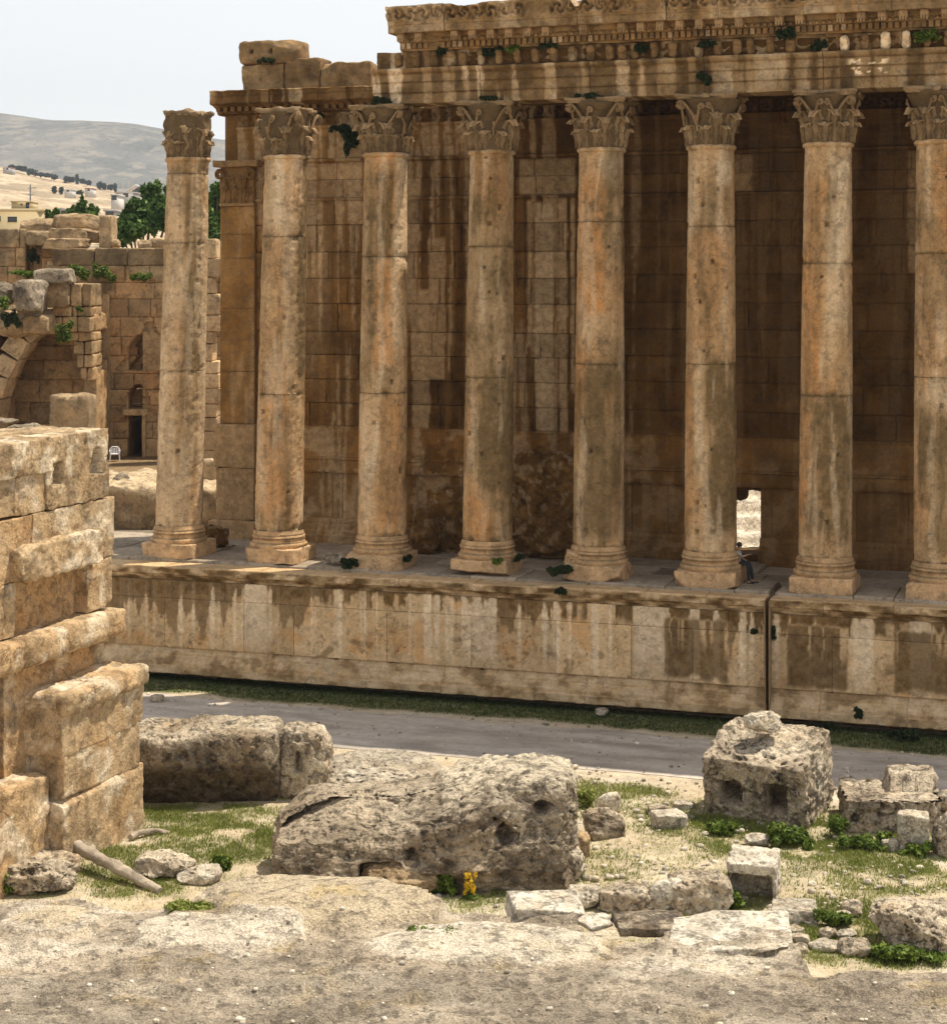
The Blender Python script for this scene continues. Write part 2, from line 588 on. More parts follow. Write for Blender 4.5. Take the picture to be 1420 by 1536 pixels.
def blades(mb, pos, hgt, wid, seed, lean=.5):
    rs = np.random.RandomState(seed)
    n = len(pos)
    a = rs.rand(n) * 2 * math.pi
    h = hgt * (.5 + rs.rand(n))
    t = np.stack([np.cos(a), np.sin(a), np.zeros(n)], 1)
    l = rs.rand(n) * 2 * math.pi
    ld = np.stack([np.cos(l), np.sin(l), np.zeros(n)], 1) * (h * lean * rs.rand(n))[:, None]
    w = wid * (.6 + .8 * rs.rand(n))[:, None]
    top = pos + ld + np.stack([np.zeros(n), np.zeros(n), h], 1)
    V = np.stack([pos - t * w, pos + t * w, top], 1).reshape(-1, 3)
    tb = np.zeros((3 * n, 4)); tb[:, 0] = np.repeat(np.clip(.4 + .22 * rs.normal(size=n) + .3 * fbm(pos, .5, 2, seed), 0, 1), 3)
    mb.add(V, np.arange(3 * n).reshape(-1, 3), tb)

# ---------------------------------------------------------------- ground, path, hills
def tuv(x, y):
    return (x - OX) * TX + (y - OY) * TY, (x - OX) * NX + (y - OY) * NY


# grass patches: photo-pixel ellipses on the flat ground (cx, cy, rx, ry, strength)
GR = [(330, 1262, 120, 32, .9), (300, 1222, 120, 14, .9), (170, 1300, 60, 30, .8), (1230, 1262, 180, 34, 1.), (1130, 1235, 110, 26, 1.),
      (1350, 1290, 90, 34, 1.), (1250, 1395, 90, 50, .9), (1370, 1428, 110, 22, 1.), (950, 1195, 60, 22, .6), (1000, 1232, 60, 26, .6),
      (520, 1165, 40, 26, .5), (1340, 1318, 120, 26, .55), (885, 1200, 34, 30, .7), (1080, 1345, 70, 40, .8), (900, 1300, 80, 30, .35),
      (200, 1332, 70, 16, .8), (1180, 1300, 160, 30, .35), (60, 1300, 90, 40, .5), (700, 1340, 80, 30, .6)]


def gdens(x, y):
    px = CX + x / y * F
    py = HY + (H - .3) / y * F
    d = np.zeros(len(x))
    for cx, cy, rx, ry, s in GR:
        q = ((px - cx) / rx) ** 2 + ((py - cy) / ry) ** 2
        d = np.maximum(d, s * np.clip(1.5 - q, 0, 1))
    p = np.stack([x, y, 0 * x], 1)
    n = fbm(p, .9, 4, 21)
    d = d * np.clip(.85 + 1.5 * n, 0, 1)
    u, v = tuv(x, y)
    edge = -4.3 + .8 * fbm(np.stack([u * .35, 0 * u, 0 * u], 1), 1., 4, 31)
    d = np.where(v > -11.5, 0, d)
    d = np.maximum(d, smooth(edge - .5, edge + .2, v) * np.where(v < -1.5, 1, 0) * .9)
    return d


def gz(x, y):
    u, v = tuv(x, y)
    p = np.stack([x, y, 0 * x], 1)
    w = smooth(-11.3, -13.5, v)
    return .27 + w * (.05 + .13 * fbm(p, .35, 5, 3))


mb = MB()
gx = np.arange(-30, 30.01, .16)
gy = np.arange(36, 82.01, .16)
Xg, Yg = np.meshgrid(gx, gy, indexing='ij')
x_, y_ = Xg.ravel(), Yg.ravel()
z_ = gz(x_, y_)
tb = np.zeros((len(x_), 4)); tb[:, 0] = .5 + .12 * fbm(np.stack([x_, y_, z_], 1), .5, 4, 5)
pg_ = np.stack([x_, y_, z_], 1)
tb[:, 1] = np.clip(np.maximum(gdens(x_, y_), np.clip(.08 + .55 * fbm(pg_, .8, 5, 51), 0, .5) * smooth(-11.6, -13, tuv(x_, y_)[1])), 0, .95)
tb[:, 2] = .5 * smooth(.05, .5, fbm(np.stack([x_, y_, z_], 1), .25, 3, 6)) * np.clip(1 - 1.6 * tb[:, 1], 0, 1)
mb.add(np.stack([x_, y_, z_], 1), gridf(len(gx), len(gy)), tb)
tag(mb.build('ground', M['ground'], smooth_='all'), kind='structure')
mb = MB()
add_box(mb, -5000, 5000, -180, 4700, -1.2, .02)
tag(mb.build('terrain', M['ground'], smooth_=False), kind='structure')
mb = MB()
uu = np.arange(-34, 36, .25)
vv = np.linspace(0, 1, 40)
U, Q = np.meshgrid(uu, vv, indexing='ij')
PTB = np.stack([U.ravel(), Q.ravel() * 6, 0 * U.ravel()], 1)
e0 = -10.5 + .35 * fbm(np.stack([U.ravel() * .3, 0 * U.ravel(), 0 * U.ravel()], 1), 1., 4, 41)
e1 = -5.0 + .5 * fbm(np.stack([U.ravel() * .4, 0 * U.ravel(), 0 * U.ravel()], 1), 1., 4, 43)
V_ = e0 + (e1 - e0) * Q.ravel()
mb.add(np.stack([U.ravel(), V_, .285 + .02 * np.sin(Q.ravel() * 3.14)], 1), gridf(len(uu), len(vv)), np.stack([.58 + .22 * fbm(PTB, [.25, 1.2, 1], 5, 2), np.clip(.15 + .7 * fbm(PTB, [.3, .9, 1], 4, 7), 0, .6), 0 * U.ravel(), np.clip(.4 * fbm(PTB, .4, 3, 9), 0, .4)], 1))
tag(temple(mb.build('path', M['path'], smooth_='all')), kind='structure')

# hills far behind, and the tilled slope in front of them
def hill_mat(name, a, b, c, s):
    m, nt, bs = nodes(name)
    tc = N(nt, 'ShaderNodeTexCoord').outputs['Object']
    mp = N(nt, 'ShaderNodeMapping', {'Vector': tc, 'Scale': (1, .35, 2.5)}).outputs[0]
    n1 = N(nt, 'ShaderNodeTexNoise', {'Vector': mp, 'Scale': s, 'Detail': 7., 'Roughness': .6}).outputs['Fac']
    n2 = N(nt, 'ShaderNodeTexNoise', {'Vector': mp, 'Scale': s * 4, 'Detail': 6., 'Roughness': .65}).outputs['Fac']
    cc = mixc(nt, a, b, mrange(nt, n1, .4, .6))
    cc = mixc(nt, cc, c, mrange(nt, n2, .48, .6))
    n3 = N(nt, 'ShaderNodeTexNoise', {'Vector': mp, 'Scale': s * 22, 'Detail': 5., 'Roughness': .7}).outputs['Fac']
    cc = mixc(nt, cc, (.035, .045, .025), mth(nt, 'MULTIPLY', mrange(nt, n3, .56, .64), .6))
    nt.links.new(cc, bs.inputs['Base Color'])
    bs.inputs['Roughness'].default_value = 1.
    bs.inputs['Specular IOR Level'].default_value = 0.
    return m


M['hill'] = hill_mat('hill_earth', (.185, .175, .16), (.10, .105, .10), (.25, .225, .19), .006)
M['field'] = hill_mat('field_earth', (.40, .31, .21), (.26, .21, .14), (.56, .43, .30), .014)
hx = np.linspace(-3800, 3800, 220)
hy = np.linspace(1900, 4600, 90)
X, Y = np.meshgrid(hx, hy, indexing='ij')
x, y = X.ravel(), Y.ravel()
ridge = np.interp(x, [-3800, -1500, -1014, -894, -721, -671, -543, -400, 600, 3800], [420, 405, 374, 358, 348, 340, 316, 300, 250, 280]) + 5 * fbm(np.stack([x, 0 * x, 0 * x], 1), .006, 4, 2)
pr = smooth(1900, 4100, y)
z = ridge * pr + 48 * fbm(np.stack([x, y, 0 * x], 1), .0018, 5, 8) * pr * (1 - smooth(3300, 3950, y))
z = np.where(y > 4150, z - (y - 4150) * .3, z)
mb = MB(); mb.add(np.stack([x, y, z], 1), gridf(len(hx), len(hy)))
tag(mb.build('hills', M['hill'], smooth_='all'), kind='structure')


def slope_z(x, y):
    xq = x * 1500 / np.maximum(y, 200) + 380
    top = np.clip(np.where(xq > 0, 108 - .225 * xq, 108 - .06 * xq), 40, 135)
    t = np.clip((y - 400) / 1150, 0, 1)
    zz = 21 + (top - 21) * t ** 1.15
    near = smooth(150, 400, y)
    zz = 3 + (zz - 3) * near
    zz = zz + 5 * fbm(np.stack([x, y, 0 * x], 1), .006, 3, 12) * smooth(400, 900, y)
    return np.where(y > 1550, zz - (y - 1550) * .12, zz)


sx = np.linspace(-900, 900, 180)
sy = np.linspace(150, 2100, 150)
X, Y = np.meshgrid(sx, sy, indexing='ij')
x, y = X.ravel(), Y.ravel()
mb = MB(); mb.add(np.stack([x, y, slope_z(x, y)], 1), gridf(len(sx), len(sy)))
tag(mb.build('fields', M['field'], smooth_='all'), kind='structure')

# ---------------------------------------------------------------- podium
SZ = 5.1
UG = WP(1156, 960, -1.4)[0]
UL, UR = -27.0, 34.0
u_of = lambda px, v=-1.4, py=950: WP(px, py, v)[0]
pod = temple(empty('podium'))
tag(pod, 'long stained stone podium with moulded edges carrying the colonnade beside the path', 'podium')
PAN = [(u_of(1000), u_of(1096)), (u_of(1182), u_of(1274)), (u_of(1342), u_of(1470))]


def pod_tint(V, tb, e=None):
    u, z = V[:, 0], V[:, 2]
    o = np.zeros(len(u))
    wob = .06 * fbm(np.stack([u * 2, 0 * u, z * 2.2], 1), 1., 3, 3)
    uw = u + wob
    l1 = fbm(np.stack([uw * .33, o, o], 1), 1., 2, 11)
    l2 = fbm(np.stack([uw * 1.5, o, o], 1), 1., 3, 12)
    l3 = fbm(np.stack([uw * 4.5, o, o], 1), 1., 2, 14)
    left = 1 - smooth(-12.5, -9, u)
    Ln = 1.6 * l2 + .9 * l1 + .5 * l3 + .35 + left * .9
    d = 4.3 - z
    mod_ = smooth(-.35, .2, fbm(np.stack([u * .22, o, o], 1), 1., 3, 17))
    Ln = Ln * (.35 + .9 * mod_)
    g = smooth(-.08, .1, Ln - d)
    g = g * (.92 - .3 * np.clip(d / 2.5, 0, 1)) * np.where(d < 3.05, 1, .25)
    band = smooth(-.02, .12, l2 + .7 * l3 + .2 * (mod_ - .5)) * smooth(1.0, .7, d + .5 * l2 + .2 * l3) * .9
    g = np.maximum(g * .95, band)
    for a, b in PAN:
        inside = smooth(a - .04, a + .08, uw) * (1 - smooth(b - .08, b + .04, uw)) * smooth(1.35, 1.6, z + .25 * l2) * (1 - smooth(3.75, 3.95, z + .1 * l3))
        dr = smooth(.2, .3, l3 + .2 * l2) * smooth(.6, 1.6, z - 1.9 + l2)
        g = np.maximum(g * (1 - inside), inside * (.86 - .7 * dr))
    tb[:, 1] = np.maximum(tb[:, 1], g)
    tb[:, 2] = .75 * smooth(.02, .3, -l2 - .5 * l3) * (1 - g) * smooth(0, 2.5, z - .4)
    tb[:, 3] = .55 * smooth(.1, .5, fbm(np.stack([u * .6, o, z * .8], 1), 1., 4, 15)) * (1 - g)
    sp = smooth(.35, .5, fbm(np.stack([u * .9, o, z * 1.3], 1), 1., 3, 16)) * (1 - smooth(2.2, 3, z))
    tb[:, 1] = np.maximum(tb[:, 1], .6 * sp)
    crack = np.exp(-(np.abs(fbm(np.stack([u * 1.3, o, z * .7], 1), 1., 5, 18)) / .022) ** 2) * smooth(-.1, .2, fbm(V, .4, 2, 19) + .1)
    tb[:, 1] = np.maximum(tb[:, 1], .75 * crack)
    return tb


def corn_tint(V, tb, e=None):
    u, z = V[:, 0], V[:, 2]
    o = 0 * u
    n = fbm(np.stack([u * 1.3, V[:, 1] * 2, z * 2.5], 1), 1., 4, 5)
    top = smooth(4.8, 4.86, z)
    tb[:, 1] = np.clip((.55 + 1.3 * n) * (1 - top), 0, .95)
    tb[:, 2] = .3 * smooth(.1, .4, -n) * (1 - top)
    tb[:, 0] -= .04
    return tb


def base_tint(V, tb, e=None):
    u, z = V[:, 0], V[:, 2]
    n = fbm(np.stack([u * 1.1, V[:, 1], z * 1.3], 1), 1., 5, 6) + .3 * fbm(np.stack([u * 3, 0 * u, z * .5], 1), 1., 3, 7)
    tb[:, 1] = np.clip(.45 * smooth(.12, .35, n) + .95 * (z < .235), 0, .95)  # the lowest strip has the shade under the moulding painted in
    tb[:, 2] = .3 * smooth(-.1, .3, -n)
    tb[:, 1] = np.clip(tb[:, 1] + .16, 0, .95)
    tb[:, 0] -= .02
    return tb


def podwarp(V):
    V = V.copy()
    out = V[:, 1] < -1.325
    V[:, 1] -= np.where(out, .35 + .45 * np.clip((18 - V[:, 0]) / 30, 0, 1.2), 0)
    V[:, 0] += np.exp(-((V[:, 0] - UG) / .35) ** 2) * (.16 * fbm(V * [0, 0, 1], .9, 4, 5) + .03 * np.sign(V[:, 0] - UG) * fbm(V * [0, 0, 1], 3., 3, 8))
    V[:, 2] += .13 + .24 * np.clip(1 - V[:, 2] / 4.9, 0, 1)
    return V


for i, (a, b) in enumerate(((UL, UG - .065), (UG + .065, UR))):
    mb = MB()
    ashlar(mb, a, b, 1.3, 4.25, [1.3, 3.45, 4.25], 3.2, y=-1.45, res=.06, groove=.035, rnd=.008, seed=3 + i, tint=pod_tint, chip=.008, amp=.012, gw=.007)
    # the faces of the open joint
    add_box(mb, (b - .02) if i == 0 else a - .01, (b + .02) if i == 0 else a + .02, -1.9, 1.0, .3, 4.8, [.4, .6, 0, 0])
    mb.build('wall', M['podium'], pod, warp=podwarp)
    mb = MB()
    x = a
    rs = np.random.RandomState(i + 4)
    while x < b:
        L = 1.5 + 2.2 * rs.rand()
        xb = min(b, x + L)
        if b - xb < .6: xb = b
        j = .02 * rs.normal()
        profile(mb, [(-1.3, 4.24), (-1.37, 4.24), (-1.4, 4.32), (-1.5, 4.40), (-1.56, 4.48), (-1.60, 4.5), (-1.72 + j, 4.56), (-1.75 + j, 4.82 + j * .4), (-1.72 + j, 4.87 + j * .4), (-1.30, 4.87 + j * .4)],
                x + .008, xb - .008, du=.08, dz=.06, amp=.022, seed=i * 7 + rs.rand() * 9, wear=.022, tint=corn_tint)
        x = xb
    mb.build('cornice', M['podium'], pod, warp=podwarp)
    mb = MB()
    x = a
    while x < b:
        L = 1.8 + 2.4 * rs.rand()
        xb = min(b, x + L)
        if b - xb < .7: xb = b
        j = .025 * rs.normal()
        profile(mb, [(-1.1, -.15), (-1.3, .0), (-1.36, .2), (-1.8 + j, .22), (-1.85 + j, .26), (-1.85 + j, .55), (-1.74, .58), (-1.74, .72), (-1.66, .8), (-1.58, .86), (-1.55, .92), (-1.48, .98), (-1.48, 1.05), (-1.42, 1.1), (-1.36, 1.31), (-1.3, 1.32)],
                x + .006, xb - .006, du=.09, dz=.06, amp=.03, seed=20 + x, wear=.035, tint=base_tint, fr=1.8)
        x = xb
    mb.build('base_moulding', M['podium'], pod, warp=podwarp)
# floor slabs of the podium
mb = MB()
rs = np.random.RandomState(5)
for (va, vb, z, L0) in ((-1.32, 1.3, SZ, 2.2), (1.3, 3.3, SZ - .02, 2.0), (3.3, 5.8, SZ - .01, 2.4)):
    x = UL
    while x < 24:
        L = L0 * (.6 + .8 * rs.rand())
        dz = .025 * rs.normal()
        xe = x + L
        if x < UG < xe:
            xe = UG - .12 if va < 0 else xe
        V, Fc = rbox(x + .012, xe - .012, va + .01, vb - .01, 4.6, z + dz, res=.3, r=.03, amp=.02, fr=1.2, seed=rs.rand() * 50)
        t = np.tile([.5 + .12 * rs.normal(), .12 * rs.rand(), 0, .1], (len(V), 1))
        mb.add(V, Fc, t)
        x = UG + .12 if (va < 0 and xe < UG and xe > UG - .2) else xe
add_box(mb, UL, UR, -1.2, 22, 4.0, 4.93, [.36, .5, 0, 0])  # exposed back floor: shade put into its darker tint
mb.build('paving', M['paving'], pod)

# ---------------------------------------------------------------- columns
UC, VC = tuv(0, 0)
R0, R1 = 1.01, .885
ZS0, ZS1 = 6.42, 22.15


def shaft_r(z):
    t = np.clip((z - ZS0) / (ZS1 - ZS0), 0, 1)
    return R0 - (R0 - R1) * t ** 1.5


def revolve(prof, seg, seed, amp=.01, fr=1.2, wear=.0):
    q = np.array(prof)
    an = np.linspace(0, 2 * math.pi, seg, endpoint=False)
    A, I = np.meshgrid(an, np.arange(len(q)), indexing='ij')
    r, z = q[I.ravel(), 0], q[I.ravel(), 1]
    V = np.stack([r * np.cos(A.ravel()), r * np.sin(A.ravel()), z], 1)
    n = fbm(V, fr, 4, seed)
    c = np.clip(fbm(V, 2.0, 3, seed + 3) - .18, 0, 1)
    s = 1 + (amp * n - wear * 2.5 * c) / np.maximum(np.hypot(V[:, 0], V[:, 1]), .3)
    V[:, :2] *= s[:, None]
    a = np.arange(seg * len(q)).reshape(seg, len(q))
    a = np.concatenate([a, a[:1]], 0)
    f = np.stack([a[:-1, :-1], a[1:, :-1], a[1:, 1:], a[:-1, 1:]], -1).reshape(-1, 4)
    return V, f


def dense(prof, d=.05):
    q = [prof[0]]
    for p in prof[1:]:
        n = max(1, int(math.hypot(p[0] - q[-1][0], p[1] - q[-1][1]) / d))
        a = q[-1]
        for k in range(1, n + 1): q.append((a[0] + (p[0] - a[0]) * k / n, a[1] + (p[1] - a[1]) * k / n))
    return q


def leaf(mb, ang, rb, h, w, curl, seed, tipout=.3, dmg=0.):
    na, nl = 9, 15
    s = np.linspace(-1, 1, na)
    t = np.linspace(0, 1, nl)
    S, T = np.meshgrid(s, t, indexing='ij')
    lob = 1 - .28 * np.abs(np.sin(T * math.pi * 3.5)) * (T > .1)
    wd = w * .5 * (.72 + .45 * np.sin(np.clip(T * 1.15, 0, 1) * math.pi * .8)) * lob * np.where(T > .85, 1 - (T - .85) * 3.6, 1)
    z = h * np.where(T < .8, T / .8, 1 - ((T - .8) / .2) ** 2 * .22)
    out = .05 + .08 * T + tipout * np.clip((T - .55) / .45, 0, 1) ** 1.8
    rr = rb + out - .07 * np.abs(S) ** 1.5 + .06 * (np.abs(S) < .16) + .045 * np.cos(S * 9) * np.sin(T * 3.1)
    aa = ang + S * wd / rb
    V = np.stack([rr.ravel() * np.cos(aa.ravel()), rr.ravel() * np.sin(aa.ravel()), z.ravel()], 1)
    V += (.02 + .09 * dmg) * vnoise(V + seed, 2.6, 3, seed)
    tb = np.tile([.5, 0, 0, 0.], (len(V), 1))
    tb[:, 0] = .52 + .1 * fbm(V + seed, 1.5, 3, seed)
    tb[:, 1] = np.clip(.55 * (1 - T.ravel()) ** .7 + .5 * (np.abs(np.abs(S.ravel()) - .45) < .16) + .4 * fbm(V + seed, 2., 3, seed + 1), 0, .95)
    tb[:, 0] += .22 * (T.ravel() - .45) + .12 * (np.abs(S.ravel()) < .14)
    f = gridf(na, nl)
    mb.add(V, f, tb)
    V2 = V.copy(); V2[:, :2] *= .965
    mb.add(V2, f[:, ::-1], tb)


def spiral(mb, c, e1, e2, r, w, turns=1.6, lead=None, seed=0):
    pts, rad = [], []
    if lead:
        pts += lead; rad += [w] * len(lead)
    for k in range(26):
        a = k / 25 * turns * 2 * math.pi
        q = r * (1 - .75 * k / 25)
        pts.append(c + e1 * (q * math.cos(a)) + e2 * (q * math.sin(a)))
        rad.append(w * (1 - .35 * k / 25))
    add_tube(mb, pts, rad, 7, [.5, .3, 0, .1])


def capital(parent, seed, dmg=0., tintv=(0, 0)):
    rs = np.random.RandomState(seed + 60)
    mb = MB()
    V, f = revolve(dense([(.86, 0), (.88, .5), (.92, 1.0), (1.02, 1.4), (1.2, 1.7), (1.22, 1.76), (0, 1.76)] if dmg < .5 else [(.90, 0), (.98, .5), (1.04, 1.0), (1.05, 1.5), (1.04, 1.76), (0, 1.76)], .07), 48, seed, .02 + .08 * dmg, 1.6, .03 * dmg)
    tb = np.tile([.4, .7, 0, 0.], (len(V), 1)); mb.add(V, f, tb)
    for row, (h, w, n0, tip) in enumerate(((.74, .60, 0, .24), (1.22, .60, .5, .30))):
        for k in range(8):
            if rs.rand() < dmg * .35: continue
            leaf(mb, (k + n0) * math.pi / 4 + math.pi / 4, .90 + .02 * row, h * (1 - .15 * dmg * rs.rand()), w, .3, seed * 3.1 + k + row * 9, tip * (1 - .7 * dmg * rs.rand()), dmg)
    up = Vector((0, 0, 1))
    for k in range(4):
        a = math.pi / 4 + k * math.pi / 2
        d = Vector((math.cos(a), math.sin(a), 0)); t = Vector((-d.y, d.x, 0))
        if rs.rand() > dmg * 1.1:
            for s in (-1, 1):
                lead = [d * .95 + t * s * .42 + up * .78, d * 1.08 + t * s * .34 + up * 1.15, d * 1.24 + t * s * .16 + up * 1.5, d * 1.37 + t * s * .07 + up * 1.68]
                c = d * 1.38 + t * s * .05 + up * 1.52
                spiral(mb, c, up, d, .17, .06, 1.5, lead)
        b = k * math.pi / 2
        d = Vector((math.cos(b), math.sin(b), 0)); t = Vector((-d.y, d.x, 0))
        for s in (-1, 1):
            if rs.rand() < dmg * .6: continue
            lead = [d * .98 + t * s * .36 + up * .85, d * 1.08 + t * s * .3 + up * 1.2, d * 1.17 + t * s * .2 + up * 1.45]
            spiral(mb, d * 1.2 + t * s * .15 + up * 1.45, up, -t * s, .12, .045, 1.4, lead)
        # tall leaf stalks between the leaves
        for s in (-1, 1):
            a2 = b + s * .39
            q = Vector((math.cos(a2), math.sin(a2), 0))
            add_tube(mb, [q * .92 + up * .55, q * .98 + up * .85, q * 1.05 + up * 1.15], [.05, .055, .09], 7, [.52, .1, 0, 0])
    nzs = .03 + .11 * dmg

    def warp(V):
        return V + nzs * vnoise(V + seed * 3.3, 1.7, 4, seed) * np.clip(V[:, 2:3], .3, 1)
    o = mb.build('capital', M['capital'], parent, warp=warp)
    # abacus: square with hollow sides and cut corners
    mb = MB()
    n = 20
    out = []
    for k in range(4):
        a = k * math.pi / 2
        d = Vector((math.cos(a), math.sin(a), 0)); t = Vector((-d.y, d.x, 0))
        for j in range(n):
            s = -1 + 2 * (j + .5) / n
            out.append(d * (1.12 + .2 * s * s) + t * s * 1.22)
    ring = np.array([tuple(v) for v in out])
    prof = [(.0, 1.74), (.93, 1.74), (.95, 1.80), (1.0, 1.84), (1.0, 1.93), (.97, 1.955), (0, 1.955)]
    q = np.array(dense(prof, .12))
    m = len(ring)
    A, I = np.meshgrid(np.arange(m), np.arange(len(q)), indexing='ij')
    V = ring[A.ravel()] * q[I.ravel(), :1]
    V[:, 2] = q[I.ravel(), 1]
    V[:, :2] *= 1 - ((.30 if seed == 1 else .2) if dmg > .5 else .05)
    V += (.02 + .17 * dmg) * vnoise(V + seed * 2.1, 1.6, 4, seed + 4)
    mb.add(V, np.concatenate([gridf(m, len(q), True)], 0), np.tile([.48, .3, .1, 0], (len(V), 1)))
    for k in range(4):
        a = k * math.pi / 2
        if rs.rand() < .3 + dmg: continue
        Vr, fr_ = rock((.16, .1, .14), seed + k, 2.5, 8, .2, 2, 2, 0)
        cs, sn = math.cos(a + math.pi / 2), math.sin(a + math.pi / 2)
        Vr = np.stack([Vr[:, 0] * cs - Vr[:, 1] * sn, Vr[:, 0] * sn + Vr[:, 1] * cs, Vr[:, 2]], 1)
        mb.add(Vr + [math.cos(a) * 1.14, math.sin(a) * 1.14, 1.82], fr_)
    mb.build('abacus', M['capital'], o)
    return o


# per column: base px, top px, drum joints (photo rows), tint features, capital damage, label
# feature: (channel, across -1..1, half width, row0, row1, strength)
CD = [
    (268, 281, [555, 365, 262], [('G', .35, .45, 280, 560, .55), ('G', .3, .4, 560, 700, .3), ('B', -.6, .4, 250, 800, .35), ('G', 0, 1.2, 240, 262, .3), ('B', .9, .2, 300, 800, .4)], .85,  # last feature: sunlit right rim put into the colour
     'free-standing slender column, its worn capital seen against the hills and sky'),
    (418, 428, [590, 355], [('A', -.3, .6, 450, 780, .35), ('B', -.5, .4, 240, 350, .4), ('G', .85, .2, 240, 560, .6), ('G', .2, .35, 590, 720, .25), ('A', 0, .9, 600, 790, .3), ('G', -.1, .12, 470, 560, .4)], .6,
     'tan column before the corner pilaster, its edge chipped and its capital battered'),
    (573, 578, [588, 385], [('A', -.05, .45, 230, 560, .75), ('G', -.1, .4, 255, 385, .75), ('G', -.75, .3, 300, 590, .35), ('B', .75, .3, 235, 400, .45), ('A', .3, .5, 590, 790, .5), ('G', .0, .2, 600, 660, .35), ('B', -.6, .4, 600, 720, .3)], .38,
     'column with an orange streak down its upper shaft, under the entablature end'),
    (731, 737, [565, 370], [('G', 0, 1.3, 225, 720, .4), ('A', -.1, .8, 230, 330, .3), ('G', .35, .8, 560, 740, .45), ('A', -.5, .5, 740, 805, .7), ('A', .0, .3, 760, 810, .6), ('G', .8, .35, 560, 800, .55), ('A', -.7, .2, 600, 680, .4)], .4,
     'grey-brown column with a bright orange patch low on its shaft'),
    (897, 901, [545, 333], [('A', -.35, .55, 270, 480, .9), ('G', .6, .5, 225, 400, .45), ('G', .2, 1.1, 545, 800, .62), ('A', -.8, .25, 500, 700, .4), ('B', .4, .4, 230, 280, .3)], .3,
     'column orange on its upper shaft and olive grey below, dark tuft at its base'),
    (1065, 1066, [545, 340], [('B', .5, .35, 235, 285, .7), ('G', -.1, .35, 270, 370, .55), ('B', -.8, .3, 240, 360, .4), ('A', -.2, .7, 350, 540, .5), ('G', .45, .7, 545, 800, .7), ('A', -.85, .22, 545, 800, .6), ('G', .3, .3, 540, 620, .5)], .26,
     'column beside the lit wall opening, peppered with dark holes, a seated person at its foot'),
    (1237, 1241, [592, 395], [('B', .65, .3, 245, 400, .65), ('G', .15, .28, 250, 400, .4), ('A', -.6, .45, 260, 590, .55), ('B', .6, .25, 400, 500, .4), ('G', .25, .95, 592, 810, .7), ('A', -.85, .2, 592, 780, .6)], .2,
     'column with a pale stripe and crisp capital, under the white marks'),
    (1412, 1411, [565, 380], [('G', 0, 1.2, 225, 500, .25), ('B', .2, .8, 565, 615, .5), ('G', .2, 1., 620, 830, .5), ('A', .3, .5, 230, 400, .4)], .24,
     'column cut by the right edge of the picture'),
]
COLPOS = []
